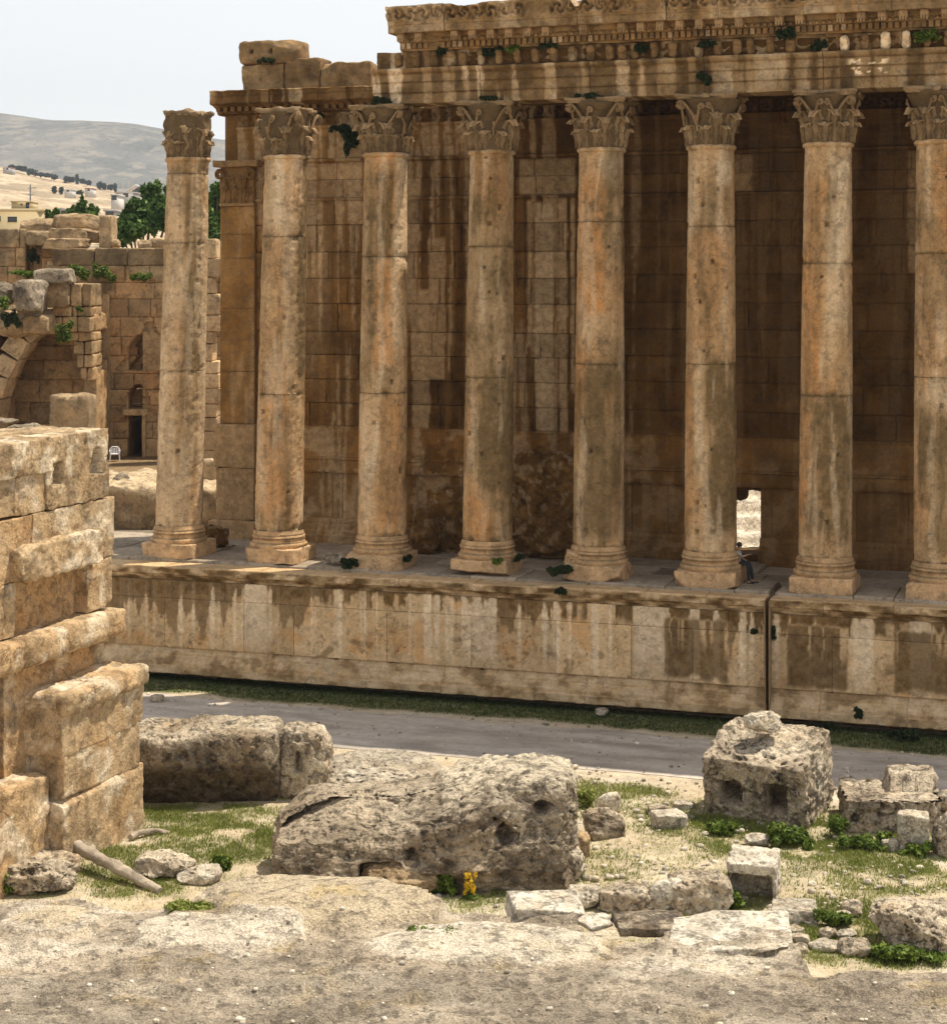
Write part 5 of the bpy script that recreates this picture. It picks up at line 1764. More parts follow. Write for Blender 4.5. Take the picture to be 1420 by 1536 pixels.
o = empty('utility_pole', (bx_(46, 262), 262, 20))
tag(o, 'tall grey utility pole with a crossarm beside the rooftop room', 'pole')
mb = MB(); add_tube(mb, [Vector((0, 0, 0)), Vector((0, 0, bz_(277, 262) - 20))], [.16, .1], 8); mb.build('mast', M['metal'], o)
zt = bz_(277, 262) - 20
mb = MB(); add_tube(mb, [Vector((-.4, 0, zt - .5)), Vector((.9, 0, zt - .4))], .06, 6); add_tube(mb, [Vector((-.3, 0, zt - 1.4)), Vector((.5, 0, zt - 1.4))], .06, 6); mb.build('crossarm', M['metal'], o)


def house(name, label, px0, px1, py0, py1, Y, mat, roof=None, group=None):
    xa, xb = bx_(px0, Y), bx_(px1, Y)
    z0, z1 = bz_(py1, Y), bz_(py0, Y)
    o = empty(name, ((xa + xb) / 2, Y, z0)); tag(o, label, 'house', group)
    w, h = (xb - xa) / 2, z1 - z0
    mb = MB(); add_box(mb, -w, w, 0, 10, -2.5, h); mb.build('wall', M[mat], o, False)
    mb = MB(); add_box(mb, -w - .3, w + .3, -.3, 10.3, h + .01, h + .35); mb.build('roof', M[roof or mat], o, False)
    n = max(1, int(w * 2 / 4))
    for k in range(n):
        mb = MB(); x = -w + (k + .5) * 2 * w / n
        add_box(mb, x - .7, x + .7, -.06, .1, h * .35, h * .35 + 1.3); mb.build('window', M['glass'], o, False)
    return o


house('distant_house', 'long grey building at the foot of the distant slope near the big tree', 174, 204, 290, 299, 520, 'house_grey', group='houses on the distant slope')
house('distant_house', 'small white house right above the wall post on the distant slope', 167, 176, 293, 304, 500, 'house_white', group='houses on the distant slope')
house('distant_house', 'small house with a reddish roof in the middle of the slope', 128, 139, 283, 288, 950, 'house_white', 'red', 'houses on the distant slope')
house('distant_house', 'low pale house beside the reddish roofed house on the slope', 97, 108, 285, 289, 940, 'house_white', group='houses on the distant slope')
house('distant_house', 'low house with a red roof high on the slope by the tree row', 5, 18, 252, 256, 1380, 'house_grey', 'red', 'houses on the distant slope')
house('distant_house', 'flat grey house half hidden by the small slim tree', 92, 104, 316, 330, 300, 'house_white', 'house_grey', 'houses on the distant slope')
house('distant_house', 'dark flat-roofed house right of the many-topped tree', 158, 172, 317, 330, 330, 'house_grey', 'house_grey', 'houses on the distant slope')
o = empty('white_canopy', (bx_(188, 620), 620, bz_(294, 620))); tag(o, 'white slanted canopy with two masts on the far slope by the big tree', 'canopy')
mb = MB(); V = np.array([(-1.5, 0, 0), (3.5, 0, 3.5), (3.5, 6, 3.5), (-1.5, 6, 0), (-1.5, 0, .3), (3.5, 0, 3.9), (3.5, 6, 3.9), (-1.5, 6, .3)]); mb.add(V, [(0, 3, 2, 1), (4, 5, 6, 7), (0, 1, 5, 4), (1, 2, 6, 5), (2, 3, 7, 6), (3, 0, 4, 7)]); mb.build('roof', M['house_white'], o, False)
for dx in (-.8, 1.2):
    mb = MB(); add_tube(mb, [Vector((dx, 0, -4)), Vector((dx, 0, 5.2))], .16, 6); mb.build('mast', M['house_white'], o)

# white plastic garden chair on the terrace
ch = empty('plastic_chair', (bx_(172.5, 111), 111, 6.1), math.radians(12))
tag(ch, 'white plastic garden chair standing beside the black doorway', 'chair')
M['plastic'] = plain('white_plastic', (.78, .78, .80), .4)
mb = MB(); V, f = rbox(-.24, .24, -.24, .22, .42, .46, res=.1, r=.02, amp=0); mb.add(V, f); mb.build('seat', M['plastic'], ch)
mb = MB()
for k in range(5): add_box(mb, -.22 + k * .1, -.16 + k * .1, .22, .25, .44, .78)
add_tube(mb, [Vector((-.26, .22, .44)), Vector((-.27, .26, .74)), Vector((-.16, .27, .84)), Vector((.16, .27, .84)), Vector((.27, .26, .74)), Vector((.26, .22, .44))], .03, 8)
mb.build('backrest', M['plastic'], ch)
for sx_ in (-1, 1):
    mb = MB(); add_tube(mb, [Vector((sx_ * .27, .24, .66)), Vector((sx_ * .3, -.1, .66)), Vector((sx_ * .29, -.26, .62)), Vector((sx_ * .28, -.27, .44))], .028, 8); mb.build('armrest', M['plastic'], ch)
    for sy_ in (-1, 1):
        mb = MB(); add_tube(mb, [Vector((sx_ * .25, sy_ * .23, .44)), Vector((sx_ * .29, sy_ * .28, 0))], [.035, .025], 8); mb.build('leg', M['plastic'], ch)

# ---------------------------------------------------------------- rocks on the ground
def front(V, x0, x1, z0, z1, depth, yf, soft=.03):
    m_ = smooth(x0 - soft, x0 + soft, V[:, 0]) * (1 - smooth(x1 - soft, x1 + soft, V[:, 0])) * smooth(z0 - soft, z0 + soft, V[:, 2]) * (1 - smooth(z1 - soft, z1 + soft, V[:, 2])) * (V[:, 1] < yf)
    V[:, 1] += depth * m_
    return V, m_


def stone_at(name, label, box, dr=.8, k=4., rot=0., seed=1, mat='rock', cat='rock', group='rocks on the ground', amp=.1, chops=5, pits=.2, n=26, fr=1., zb=.3, g=.15, b=.2, mod=None, sharp=None, rough=1., ch=(.66, .92), sink=.06, tilt=(0, 0), hmul=1.):
    x0, y0, x1, y1 = box
    Y = F * (H - zb) / (y1 - HY)
    W = (x1 - x0) / F * Y
    r = math.radians(rot)
    w = W / (abs(math.cos(r)) + dr * abs(math.sin(r)))
    d = dr * w
    dep = w * abs(math.sin(r)) + d * abs(math.cos(r))
    h = max(.25 * (y1 - y0) / F * Y, (y1 - y0) / F * Y - dep * (H - zb) / Y * .92)
    h *= hmul
    if sharp:
        V, f = rbox(-w / 2, w / 2, -d / 2, d / 2, -h / 2, h / 2, res=max(.04, w / 64), r=sharp * w, amp=amp * w * .5, fr=fr * 2.4 / w, seed=seed, chops=chops, chopmax=ch[0], pits=pits * .2, oct=5)
    else:
        V, f = rock((w / 2 * 1.07, d / 2 * 1.07, h / 2 * 1.07), seed, k, n, amp, fr, chops, pits, ch)
    Q = V / w * 3
    nn = V / np.maximum(np.linalg.norm(V, axis=1, keepdims=True), 1e-6)
    hf = fbm(V, 3.4, 4, seed + 21, .65); pit_ = np.clip(np.abs(fbm(V, 2.6, 3, seed + 23)) - .0, 0, 1)
    rg = min(.10, .035 * w) * rough
    V = V + nn * (rg * hf - rg * 1.6 * smooth(.32, .55, pit_))[:, None]
    tb = np.zeros((len(V), 4))
    vr_ = np.random.RandomState(seed + 7).uniform(-1, 1, 3)
    tb[:, 0] = .5 + .14 * fbm(Q, .9, 4, seed) + .10 * vr_[0]
    tb[:, 1] = np.clip(g + .1 * vr_[1] + .6 * fbm(Q, 1.1, 5, seed + 1), 0, .85)
    tb[:, 2] = np.clip(b + .6 * fbm(Q, .8, 4, seed + 2), 0, .8)
    tb[:, 3] = np.clip(.6 * fbm(Q, .7, 3, seed + 4) + .2 * vr_[2], 0, .6)
    if mod: V, tb = mod(V, tb, w, d, h)
    mb = MB(); mb.add(V, f, tb)
    o = mb.build(name, M[mat], None, smooth_='all')
    Yc = Y + dep / 2
    o.location = (((x0 + x1) / 2 - CX) / F * Yc, Yc, zb + h / 2 - sink * h)
    o.rotation_euler = (math.radians(tilt[0]), math.radians(tilt[1]), r)
    return tag(o, label, cat, group)


B = 'stone block'
GB = 'cut stone blocks lying about'
stone_at('stone_block', 'long rough block lying in its own shadow, next to the ruined pier', (196, 1062, 424, 1214), .6, seed=31, cat=B, group=GB, sharp=.05, amp=.07, chops=5, ch=(.82,), g=.3, pits=.2, mod=lambda V, tb, w, d, h: (V - np.stack([0 * V[:, 0], -.6 * np.clip(.05 * h - V[:, 2], 0, 9) * (V[:, 1] < 0), 0 * V[:, 0]], 1), np.stack([tb[:, 0], np.maximum(tb[:, 1], .9 * smooth(.25 * h, .05 * h, V[:, 2])), tb[:, 2] * smooth(0, .3 * h, V[:, 2]), tb[:, 3]], 1)))  # shade on the lower faces is painted into the tint
stone_at('stone_block', 'upright grey slab with a dark slot at the end of the long rough block', (411, 1074, 495, 1204), .8, 3.4, seed=33, cat=B, group=GB, amp=.09, chops=5, ch=(.76, .92), g=.2, n=44,
         mod=lambda V, tb, w, d, h: (front(V, -.15, -.02, -.1, .55, .3, 0)[0], tb))


def pitted(V, tb, w, d, h):
    rs = np.random.RandomState(5)
    for (x, z, r, dp) in ((.05 * w, .18 * h, .32, .5), (.26 * w, .28 * h, .3, .4), (-.2 * w, .2 * h, .2, .3), (.2 * w, -.05 * h, .22, .3), (-.05 * w, -.2 * h, .28, .3), (.0 * w, .28 * h, .16, .3), (.1 * w, -.28 * h, .25, .25)):
        q = np.exp(-(np.hypot(V[:, 0] - x, (V[:, 2] - z) * 1.2) / r) ** 4) * (V[:, 1] < .1 * d)
        V[:, 1] += dp * q
        tb[:, 1] = np.maximum(tb[:, 1], .5 * q)
    return V, tb


def massif(V, tb, w, d, h):
    x = V[:, 0] / w
    hf_ = np.interp(x, [-.55, -.42, -.3, -.12, .02, .12, .22, .45, .55], [.50, .68, .72, .72, .78, .88, .98, 1., .95])
    zb_ = -h / 2
    top = np.clip((V[:, 2] - zb_) / h, 0, 1)
    # the crest leans back on the left, the front stays a rugged face
    V[:, 2] = zb_ + (V[:, 2] - zb_) * hf_
    V[:, 1] += np.where(V[:, 1] < 0, (np.interp(x, [-.5, -.1, .1, .5], [.55, .4, .0, -.16])) * top ** 1.5 * d * .5, 0)
    V[:, 2] += (.12 * h) * np.clip(-.1 - x, 0, 1)
    V = V + .10 * vnoise(V, [.7, 1.2, 2.0], 5, 35, .6)
    rs = np.random.RandomState(5)
    n = .22 * fbm(V, 1.6, 4, 77)
    for (a, c, r, dp) in ((.39, .30, .22, .5), (.27, .05, .30, .6), (.24, .16, .16, .4), (-.05, -.12, .3, .45)):
        q = np.exp(-((np.hypot(V[:, 0] - a * w, (V[:, 2] - c * h) * 1.3) + n) / r) ** 4) * (V[:, 1] < .15 * d)
        V[:, 1] += dp * q
        tb[:, 1] = np.maximum(tb[:, 1], .75 * q)
    V, m_ = front(V, -.23 * w, -.10 * w, -.6 * h, -.18 * h, 1.6, .1 * d, .1)
    V, m2 = front(V, -.12 * w, .08 * w, -.6 * h, -.27 * h, .9, .1 * d, .12)
    tb[:, 1] = np.maximum(tb[:, 1], .85 * np.maximum(m_, m2))  # shade in the undercut painted in as well
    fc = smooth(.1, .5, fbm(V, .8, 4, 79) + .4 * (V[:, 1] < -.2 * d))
    tb[:, 1] = np.clip(np.maximum(tb[:, 1] * .7, .75 * fc * (1 - .7 * top ** 2)), 0, .9)  # shaded front painted darker, and the lit crest paler below
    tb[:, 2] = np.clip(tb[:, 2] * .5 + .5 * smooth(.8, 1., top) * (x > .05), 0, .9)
    tb[:, 1] = np.clip(tb[:, 1] + .16 + .2 * fbm(V, 1.1, 4, 83), 0, .9)
    tb[:, 0] -= .05
    return V, tb


stone_at('boulder', 'huge craggy boulder with a sloping crest and dark hollows above the yellow flowers', (414, 1100, 866, 1352), .5, 7., 3, 35, amp=.08, chops=12, n=150, fr=1.2, g=.1, b=.3, mod=massif, pits=.06, ch=(.74, .93), rough=.7)
stone_at('boulder', 'small brown mossy boulder wedged in the hollow under the craggy boulder', (545, 1270, 658, 1350), .8, 3, 0, 39, 'ruin', amp=.12, n=34, g=.45, b=0)
stone_at('boulder', 'low sandy hump of rock with grass on top behind the craggy boulder', (478, 1112, 660, 1205), 1., 2.6, 0, 40, 'pale_rock', amp=.1, n=40, g=.1)
stone_at('boulder', 'crumbly white stone at the foot of the huge craggy boulder', (798, 1254, 870, 1328), .9, 3, 0, 41, amp=.2, n=34, fr=1.6, b=.5, g=0)
stone_at('boulder', 'dark broken stone next to the tuft behind the huge craggy boulder', (872, 1205, 940, 1264), .7, 4, 15, 42, amp=.14, n=28, g=.5, b=0)
stone_at('boulder', 'brown stub of stone under the dark broken stone', (852, 1240, 884, 1292), .8, 5, 0, 43, 'ruin', n=22, g=.5, b=0)
stone_at('boulder', 'pale upright stone between tuft and dark broken stone', (892, 1183, 930, 1222), .7, 4, 10, 44, 'pale_rock', n=22)
stone_at('stone_block', 'small squared block with a pale top in the grass, nearest the mortised block', (976, 1211, 1030, 1250), .9, 12, 18, 45, 'pale_rock', B, GB, .06, 3, .1, g=.2)
stone_at('stone_block', 'thin white slab lying behind the small squared block', (1009, 1199, 1041, 1217), .8, 12, -10, 46, 'pale_rock', B, GB, .05, 2, .05)
stone_at('stone_block', 'flat dark stone lying in the grass beside the thin white slab', (972, 1205, 1000, 1222), .8, 6, 0, 47, 'rock', B, GB, .08, 3, .05, g=.4)


def mort(V, tb, w, d, h):
    for (a, b_, c, e, dp) in ((-.34, -.13, -.1, .22, .9), (.1, .3, -.16, .24, 1.1), (-.03, .04, .0, .1, .3)):
        V, m_ = front(V, a * w, b_ * w, c * h, e * h, dp, -.2 * d, .05)
        tb[:, 1] = np.maximum(tb[:, 1], .75 * m_)
    # groove in the sunlit side
    m_ = np.exp(-((V[:, 1] + .1 * d - .25 * (V[:, 2])) / .13) ** 2) * (V[:, 0] > .42 * w)
    V[:, 0] -= .22 * m_
    return V, tb


stone_at('stone_block', 'huge square-holed block with two mortises in the grass, a small stone on top', (1046, 1080, 1260, 1246), .95, rot=-26, seed=51, cat=B, group=GB, sharp=.03, amp=.05, chops=5, ch=(.86,), fr=1.3, g=.12, b=.35, mod=mort, pits=.12, tilt=(15, 0), hmul=1.12)
bt = F * (H - 2.72) / (1098 - HY)
stone_at('boulder', 'small pale stone resting on top of the huge square-holed block', (1114, 1062, 1172, 1099), .8, 3.5, 10, 52, 'pale_rock', zb=2.95, n=24, chops=7)


def step2(V, tb, w, d, h):
    lft = (1 - smooth(-.02 * w, .02 * w, V[:, 0]))
    lim = h * (.5 - .34 * lft - .0)
    top_ = V[:, 2] > 0
    V[:, 2] = np.where(top_ & (V[:, 1] < .0 * d), np.minimum(V[:, 2], h * .16), V[:, 2])
    V[:, 2] = np.where(top_, np.minimum(V[:, 2], lim + .1 * fbm(V, 2.5, 3, 4)), V[:, 2])
    for (a, b_, c, e) in ((-.13, -.09, .0, .1), (.02, .06, -.02, .1), (-.16, -.05, -.14, -.09), (-.42, -.38, -.25, -.1)):
        V, m_ = front(V, a * w, b_ * w, c * h, e * h, .25, -.2 * d)
    return V, tb


stone_at('stone_block', 'stepped grey block with slots and a raised end, behind the white upright block', (1256, 1136, 1410, 1252), .85, rot=-6, seed=53, cat=B, group=GB, sharp=.035, amp=.05, chops=2, ch=(.9,), fr=1.4, g=.25, b=.15, mod=step2, pits=.15)
stone_at('stone_block', 'white upright squared block standing in the grass before the stepped block', (1343, 1211, 1394, 1284), .75, 14, -14, 54, 'pale_rock', B, GB, .05, 3, .1, ch=(.86, .96))
stone_at('boulder', 'little white stone in the grass beside the white upright block', (1322, 1254, 1346, 1281), .8, 3.5, 0, 55, 'pale_rock', n=18)
stone_at('boulder', 'grey boulder cut by the picture edge next to the white upright block', (1400, 1212, 1450, 1292), .9, 3.2, 0, 56)
stone_at('boulder', 'pale boulder behind the grey one at the picture edge', (1402, 1180, 1448, 1222), .9, 3.2, 0, 57, 'pale_rock')
stone_at('boulder', 'flat pale stone in the dark weeds under the huge square-holed block', (1116, 1247, 1153, 1273), .8, 3.5, 8, 58, 'pale_rock', n=20)


def hollow(V, tb, w, d, h):
    V, m_ = front(V, -.44 * w, .40 * w, -.6 * h, .26 * h, .55 * d, -.1 * d)
    tb[:, 1] = np.maximum(tb[:, 1], .5 * m_)  # shade of the open front painted into the recess
    return V, tb


stone_at('stone_block', 'hollow box-shaped stone with a dark open front and bright top', (1086, 1270, 1174, 1362), .8, rot=-16, seed=60, mat='pale_rock', cat=B, group=GB, sharp=.04, amp=.03, chops=3, ch=(.88,), mod=hollow, pits=.05, tilt=(12, 0), b=.5, g=0, hmul=1.1)
stone_at('stone_block', 'long rough stone with a pitted crest beside the hollow box-shaped stone', (1000, 1298, 1096, 1374), .8, rot=6, seed=61, cat=B, group=GB, sharp=.08, amp=.08, chops=4, ch=(.82,))
stone_at('boulder', 'bright leaning slab shaped like a blunt egg', (972, 1312, 1037, 1372), .5, 3., 10, 62, 'pale_rock', amp=.05, pits=.05, b=.5, g=0)
stone_at('boulder', 'grey rounded boulder left of the blunt egg-shaped slab', (898, 1317, 978, 1372), .8, 3.4, 0, 63, g=.35)
stone_at('boulder', 'sandy boulder leaning on the grey rounded boulder', (846, 1322, 908, 1366), .8, 3., 0, 64, 'pale_rock', g=.15)
stone_at('stone_block', 'flat pale paving slab on the grass below the hollow stone', (1155, 1345, 1226, 1392), 1.0, 14, -8, 65, 'pale_rock', B, GB, .04, 3, .05, ch=(.85, .95))
for i, (bx4, kk, ma, lab) in enumerate([
        ((1260, 1345, 1293, 1377), 3, 'rock', 'grey rubble stone standing highest in the grassy stone cluster'),
        ((1242, 1361, 1276, 1388), 3, 'pale_rock', 'pale rubble stone just below the highest stone of the cluster'),
        ((1178, 1384, 1206, 1404), 3.5, 'rock', 'pointed little stone against the flat pale paving slab'),
        ((1176, 1395, 1214, 1424), 4, 'rock', 'grey cobble under the pointed little stone'),
        ((1226, 1386, 1254, 1412), 3, 'rock', 'grey pyramid-shaped stone in the middle of the stone cluster'),
        ((1252, 1389, 1286, 1414), 2.6, 'pale_rock', 'rounded pale stone beside the pyramid-shaped stone'),
        ((1210, 1404, 1264, 1431), 3.5, 'pale_rock', 'broad pinkish stone at the edge of the rock shelf'),
        ((1258, 1404, 1304, 1436), 4, 'rock', 'angular stone between the broad pinkish stone and the great boulder'),
        ((1186, 1411, 1214, 1435), 3, 'rock', 'small cobble wedged by the broad pinkish stone')]):
    stone_at('rubble_stone', lab, bx4, .8, kk, 12 * (i % 3) - 10, 70 + i, ma, 'stone', 'rubble stones in the grass', n=18, amp=.12)
stone_at('boulder', 'great tan boulder with a sloping top beside the rubble cluster', (1300, 1334, 1450, 1440), .8, 3.6, -8, 82, amp=.1, chops=6, n=48, g=.1, b=.3)
stone_at('boulder', 'layered grey rock at the foot of the ruined pier', (-20, 1262, 118, 1348), .8, 3.4, 5, 83, amp=.14, n=44, g=.3)
stone_at('boulder', 'brown rough rock heaped against the ruined pier', (18, 1196, 112, 1290), .7, 3.2, 0, 84, 'ruin', amp=.16, n=40, g=.25)
stone_at('boulder', 'low speckled rock between the pale log and the grass', (205, 1268, 290, 1322), .9, 2.8, 0, 85, 'rock', amp=.14, n=34, b=.4)
stone_at('boulder', 'knobbly little rock beside the green weed', (268, 1290, 330, 1330), .9, 2.8, 0, 86, 'pale_rock', amp=.14, n=26)


def log(label, pts, r, seed):
    mb = MB()
    Q = [G(px, py, z) for px, py, z in pts]
    P0 = Q[0].copy()
    path = [Q[0].lerp(Q[-1], t) if len(Q) == 2 else Vector(np.array([Q[0].lerp(Q[1], t).lerp(Q[1].lerp(Q[2], t), t)])[0]) for t in np.linspace(0, 1, 24)]
    V, f, ft = tube([p - P0 for p in path], [r * (1 - .25 * t) for t in np.linspace(0, 1, 24)], 22)
    V += .07 * vnoise(V, 2.2, 5, seed, .6)
    tl = np.tile([.5, .15, .2, .1], (len(V), 1)); tl[:, 1] = np.clip(.2 + .8 * fbm(V, 2.5, 4, seed), 0, .9); tl[:, 0] += .2 * fbm(V, 3.5, 3, seed + 4)
    mb.add(V, f, tl)
    mb.Fc.setdefault(3, []).append(ft)
    o = mb.build('fallen_log', M['log'], None)
    o.location = P0
    return tag(o, label, 'log', 'logs on the ground')


log('pale bare log lying slantwise at the foot of the ruined pier', [(112, 1268, .9), (242, 1338, .35)], .17, 3)
log('short curved brown branch on the ground behind the pale log', [(196, 1256, .42), (220, 1240, .5), (254, 1250, .35)], .1, 4)

# rocks on the podium
def podium_rock(px0, py0, px1, py1, v, d, seed, label, k=3.5, mat='cella', g=.3, amp=.14, n=30):
    ua, z0 = WP(px0, py1, v); ub, z1 = WP(px1, py0, v)
    z0 = SZ - .05
    V, f = rock(((ub - ua) / 2 * 1.08, d / 2, (z1 - z0) / 2 * 1.05), seed, k, n, amp, 1.2, 5, .2)
    V += .085 * vnoise(V, 2.6, 5, seed + 2, .7)
    V[:, 1] += .10 * smooth(.1, .2, fbm(V, 1.7, 4, seed + 6)) - .08 * np.abs(fbm(V, 2.4, 3, seed + 8))
    V += [(ua + ub) / 2, v + d / 2, (z0 + z1) / 2]
    mb = MB(); tb = np.tile([.55, g, .1, .1], (len(V), 1)); tb[:, 1] = np.clip(g - .1 + .8 * fbm(V, 1.9, 5, seed, .6), 0, .9); tb[:, 2] = .5 * smooth(.1, .3, fbm(V, 2.2, 4, seed + 5))
    mb.add(V, f, tb)
    return tag(temple(mb.build('fallen_block', M[mat], None, smooth_='all')), label, 'stone block', 'fallen blocks on the podium')


podium_rock(770, 688, 880, 832, 3.6, 1.4, 91, 'massive dark carved block leaning upright between the fourth and fifth columns', 9, 'cella', .45, .16, 80)
podium_rock(612, 768, 652, 815, 3.6, 1., 92, 'rounded pale stone on the podium beside the orange-streaked column', 3, 'cella', .1)
podium_rock(640, 735, 700, 818, 4.4, 1.1, 93, 'tall brown stone leaning at the broken foot of the wall', 4, 'cella', .3)
podium_rock(484, 832, 512, 850, -.9, .6, 94, 'low chipped stone next to the skewed column foot', 3, 'paving', .2)
podium_rock(845, 826, 878, 862, -1.0, .7, 95, 'chipped pale stone at the foot of the orange-topped column', 3.5, 'column', .2)
podium_rock(306, 792, 332, 826, 2.0, .8, 96, 'small dark block on the podium beside the free-standing column', 8, 'cella', .5)

# ---------------------------------------------------------------- near rock shelf
EDGE = [(-14, 24.4), (-6.08, 24.2), (-5.2, 24.4), (-4.3, 23.9), (-3.3, 24.6), (-2.0, 24.8), (-1.2, 24.6), (-.55, 24.0), (.45, 23.5), (.75, 23.8), (1.25, 23.7), (1.4, 22.9), (2.2, 22.7), (2.4, 23.2), (3.8, 22.9), (3.95, 21.7), (5.4, 21.5), (14, 21.4)]
sxv = np.arange(-9, 9.001, .045)
syv = np.concatenate([np.arange(8, 18.5, .25), np.arange(18.5, 25.6, .045)])
X, Y = np.meshgrid(sxv, syv, indexing='ij')
x, y = X.ravel(), Y.ravel()
p = np.stack([x, y, 0 * x], 1)
ed = np.interp(x, [e[0] for e in EDGE], [e[1] for e in EDGE]) + .14 * fbm(p * [1, .3, 1], 1.6, 4, 301)
rdg = fbm(p, [.35, .8, 1], 5, 303)
z = 8.98 + .09 * rdg + .035 * fbm(p, 1.8, 5, 305) + .014 * fbm(p, 7., 4, 307, .6)
brk_ = smooth(.02, .1, fbm(p, [.5, 1.0, 1], 4, 309))
z += .07 * brk_ - .05
SLABS = [((316, 1304, 668, 1384), .17, .15, .35), ((196, 1368, 448, 1416), .05, .55, .5), ((0, 1356, 150, 1392), .05, .3, .5), ((560, 1384, 900, 1440), .03, .6, .5)]
pale_ = np.zeros(len(x)); damp = np.zeros(len(x)); zs_ = np.zeros(len(x))
for (a0, b0, a1, b1), hh, pl_, kk_ in SLABS:
    c0 = P((a0 + a1) / 2, (b0 + b1) / 2, 8.0 * F / ((b0 + b1) / 2 - HY))
    ya, yb = 8.0 * F / (b1 - HY), 8.0 * F / (b0 - HY)
    hw = (a1 - a0) / 2 / F * c0.y
    q = (np.abs((x - c0.x) / hw) ** 2.6 + np.abs((y - c0.y) / ((yb - ya) / 2)) ** 2.6) ** (1 / 2.6) + .16 * fbm(p, 1.3, 4, 331)
    m_ = smooth(1.04, .94, q)
    zs_ += m_ * hh * (1 - .55 * np.clip(q, 0, 1) ** 2)
    damp = np.maximum(damp, m_); pale_ = np.maximum(pale_, m_ * pl_)
z = np.where(damp > 0, z * (1 - .72 * damp) + (9.0 + .12 * rdg) * .72 * damp, z) + zs_
z = np.where(y > ed, z - np.minimum((y - ed) * 14, 9), z)
tb = np.zeros((len(x), 4))
tb[:, 0] = .5 + .12 * fbm(p, .7, 5, 313)
tb[:, 1] = np.clip(.18 + .5 * fbm(p, 1.1, 5, 315) + .25 * smooth(.1, .4, fbm(p, 2.6, 4, 316)), 0, .7)
tb[:, 2] = .5 * smooth(.12, .4, fbm(p, [.35, .9, 1], 4, 317))
near_ = smooth(22.3, 20.9, y + .8 * fbm(p, .5, 4, 341))
tb[:, 1] = np.clip(tb[:, 1] + .34 * near_ * (1 + fbm(p, 1.6, 4, 343)) + .3 * smooth(.15, .4, fbm(p, 5, 4, 347)), 0, .8)
tb[:, 2] *= 1 - .7 * near_
tb[:, 1] *= 1 - .75 * damp
tb[:, 2] = np.maximum(tb[:, 2] * (1 - .5 * damp), pale_)
tb[:, 3] = .9 * smooth(.28, .42, fbm(p, 1.4, 4, 321)) * .5 + .3 * damp * (pale_ < .2)
for (px, py, r) in ((262, 1468, .05), (300, 1440, .14)):
    q = P(px, py, 8.0 * F / (py - HY))
    tb[:, 3] = np.maximum(tb[:, 3], 1.0 * np.exp(-((x - q.x) ** 2 + ((y - q.y) * .6) ** 2) / r ** 2 / 2) * smooth(-.2, .3, fbm(p, 6, 3, 5)))
mb = MB(); mb.add(np.stack([x, y, z], 1), gridf(len(sxv), len(syv)), tb)
tag(mb.build('rock_terrain', M['ledge'], smooth_='all'), kind='structure')
LZ = 9.02


for lab_, bx4, dr_, sd_, mt_, kw_ in (
        ('pale tilted slab at the shelf edge below the crumbly white stone', (752, 1316, 878, 1384), .8, 403, 'pale_rock', dict(tilt=(9, 4), b=.4, rot=12)),
        ('wide pale slab at the shelf edge under the hollow box-shaped stone', (992, 1362, 1196, 1436), .8, 404, 'pale_rock', dict(tilt=(4, -3), b=.45, rot=-8)),
        ('dark flat slab at the shelf edge before the grey rounded boulder', (914, 1354, 1032, 1402), .8, 405, 'rock', dict(tilt=(3, 2), g=.6, b=0., rot=6)),
        ('small broken pale slab lying on the shelf between the tilted and the dark slab', (862, 1366, 926, 1394), .9, 406, 'pale_rock', dict(tilt=(5, -4), b=.3, rot=30))):
    stone_at('rock_slab', lab_, bx4, dr_, seed=sd_, mat=mt_, cat='rock', group='slabs on the near rock shelf', zb=8.93, sharp=.03, amp=.035, chops=9, ch=(.66,), pits=.03, sink=.3, rough=.25, **kw_)
mbp = MB()
rs = np.random.RandomState(77)
n = 260
px_ = rs.uniform(-5.2, 5.2, n); py_ = rs.uniform(19.6, 23.5, n)
for i in range(n):
    s_ = .012 + .03 * rs.rand() ** 3
    V, f = rock((s_, s_, s_ * .7), i, 2.6, 4, .15, 1.5, 1, 0)
    e_ = abs(sxv - px_[i]).argmin() * len(syv) + abs(syv - py_[i]).argmin()
    mbp.add(V + [px_[i], py_[i], z[e_] + s_ * .3], f, np.tile([.62 + .12 * rs.normal(), .1 * rs.rand(), .7 * rs.rand(), 0], (len(V), 1)))
for i in range(900):
    q = G(rs.uniform(430, 1420), 1150 + 220 * rs.rand() ** .8)
    if q.y < 44: continue
    s_ = .03 + .09 * rs.rand() ** 3
    V, f = rock((s_, s_, s_ * .7), i, 2.6, 4, .15, 1.5, 1, 0)
    mbp.add(V + [q.x, q.y, .34], f, np.tile([.55 + .2 * rs.normal(), .2 * rs.rand(), .6 * rs.rand(), 0], (len(V), 1)))
for i in range(900):
    uq, vq = rs.uniform(-16, 18), rs.uniform(-12.5, -4.6)
    s_ = .02 + .07 * rs.rand() ** 4
    V, f = rock((s_, s_, s_ * .6), i, 2.6, 4, .15, 1.5, 1, 0)
    mbp.add(V + [OX + TX * uq + NX * vq, OY + TY * uq + NY * vq, .31], f, np.tile([.5 + .2 * rs.normal(), .3 * rs.rand(), .4 * rs.rand(), 0], (len(V), 1)))
tag(mbp.build('pebbles', M['pale_rock'], None, smooth_='all'), kind='stuff')

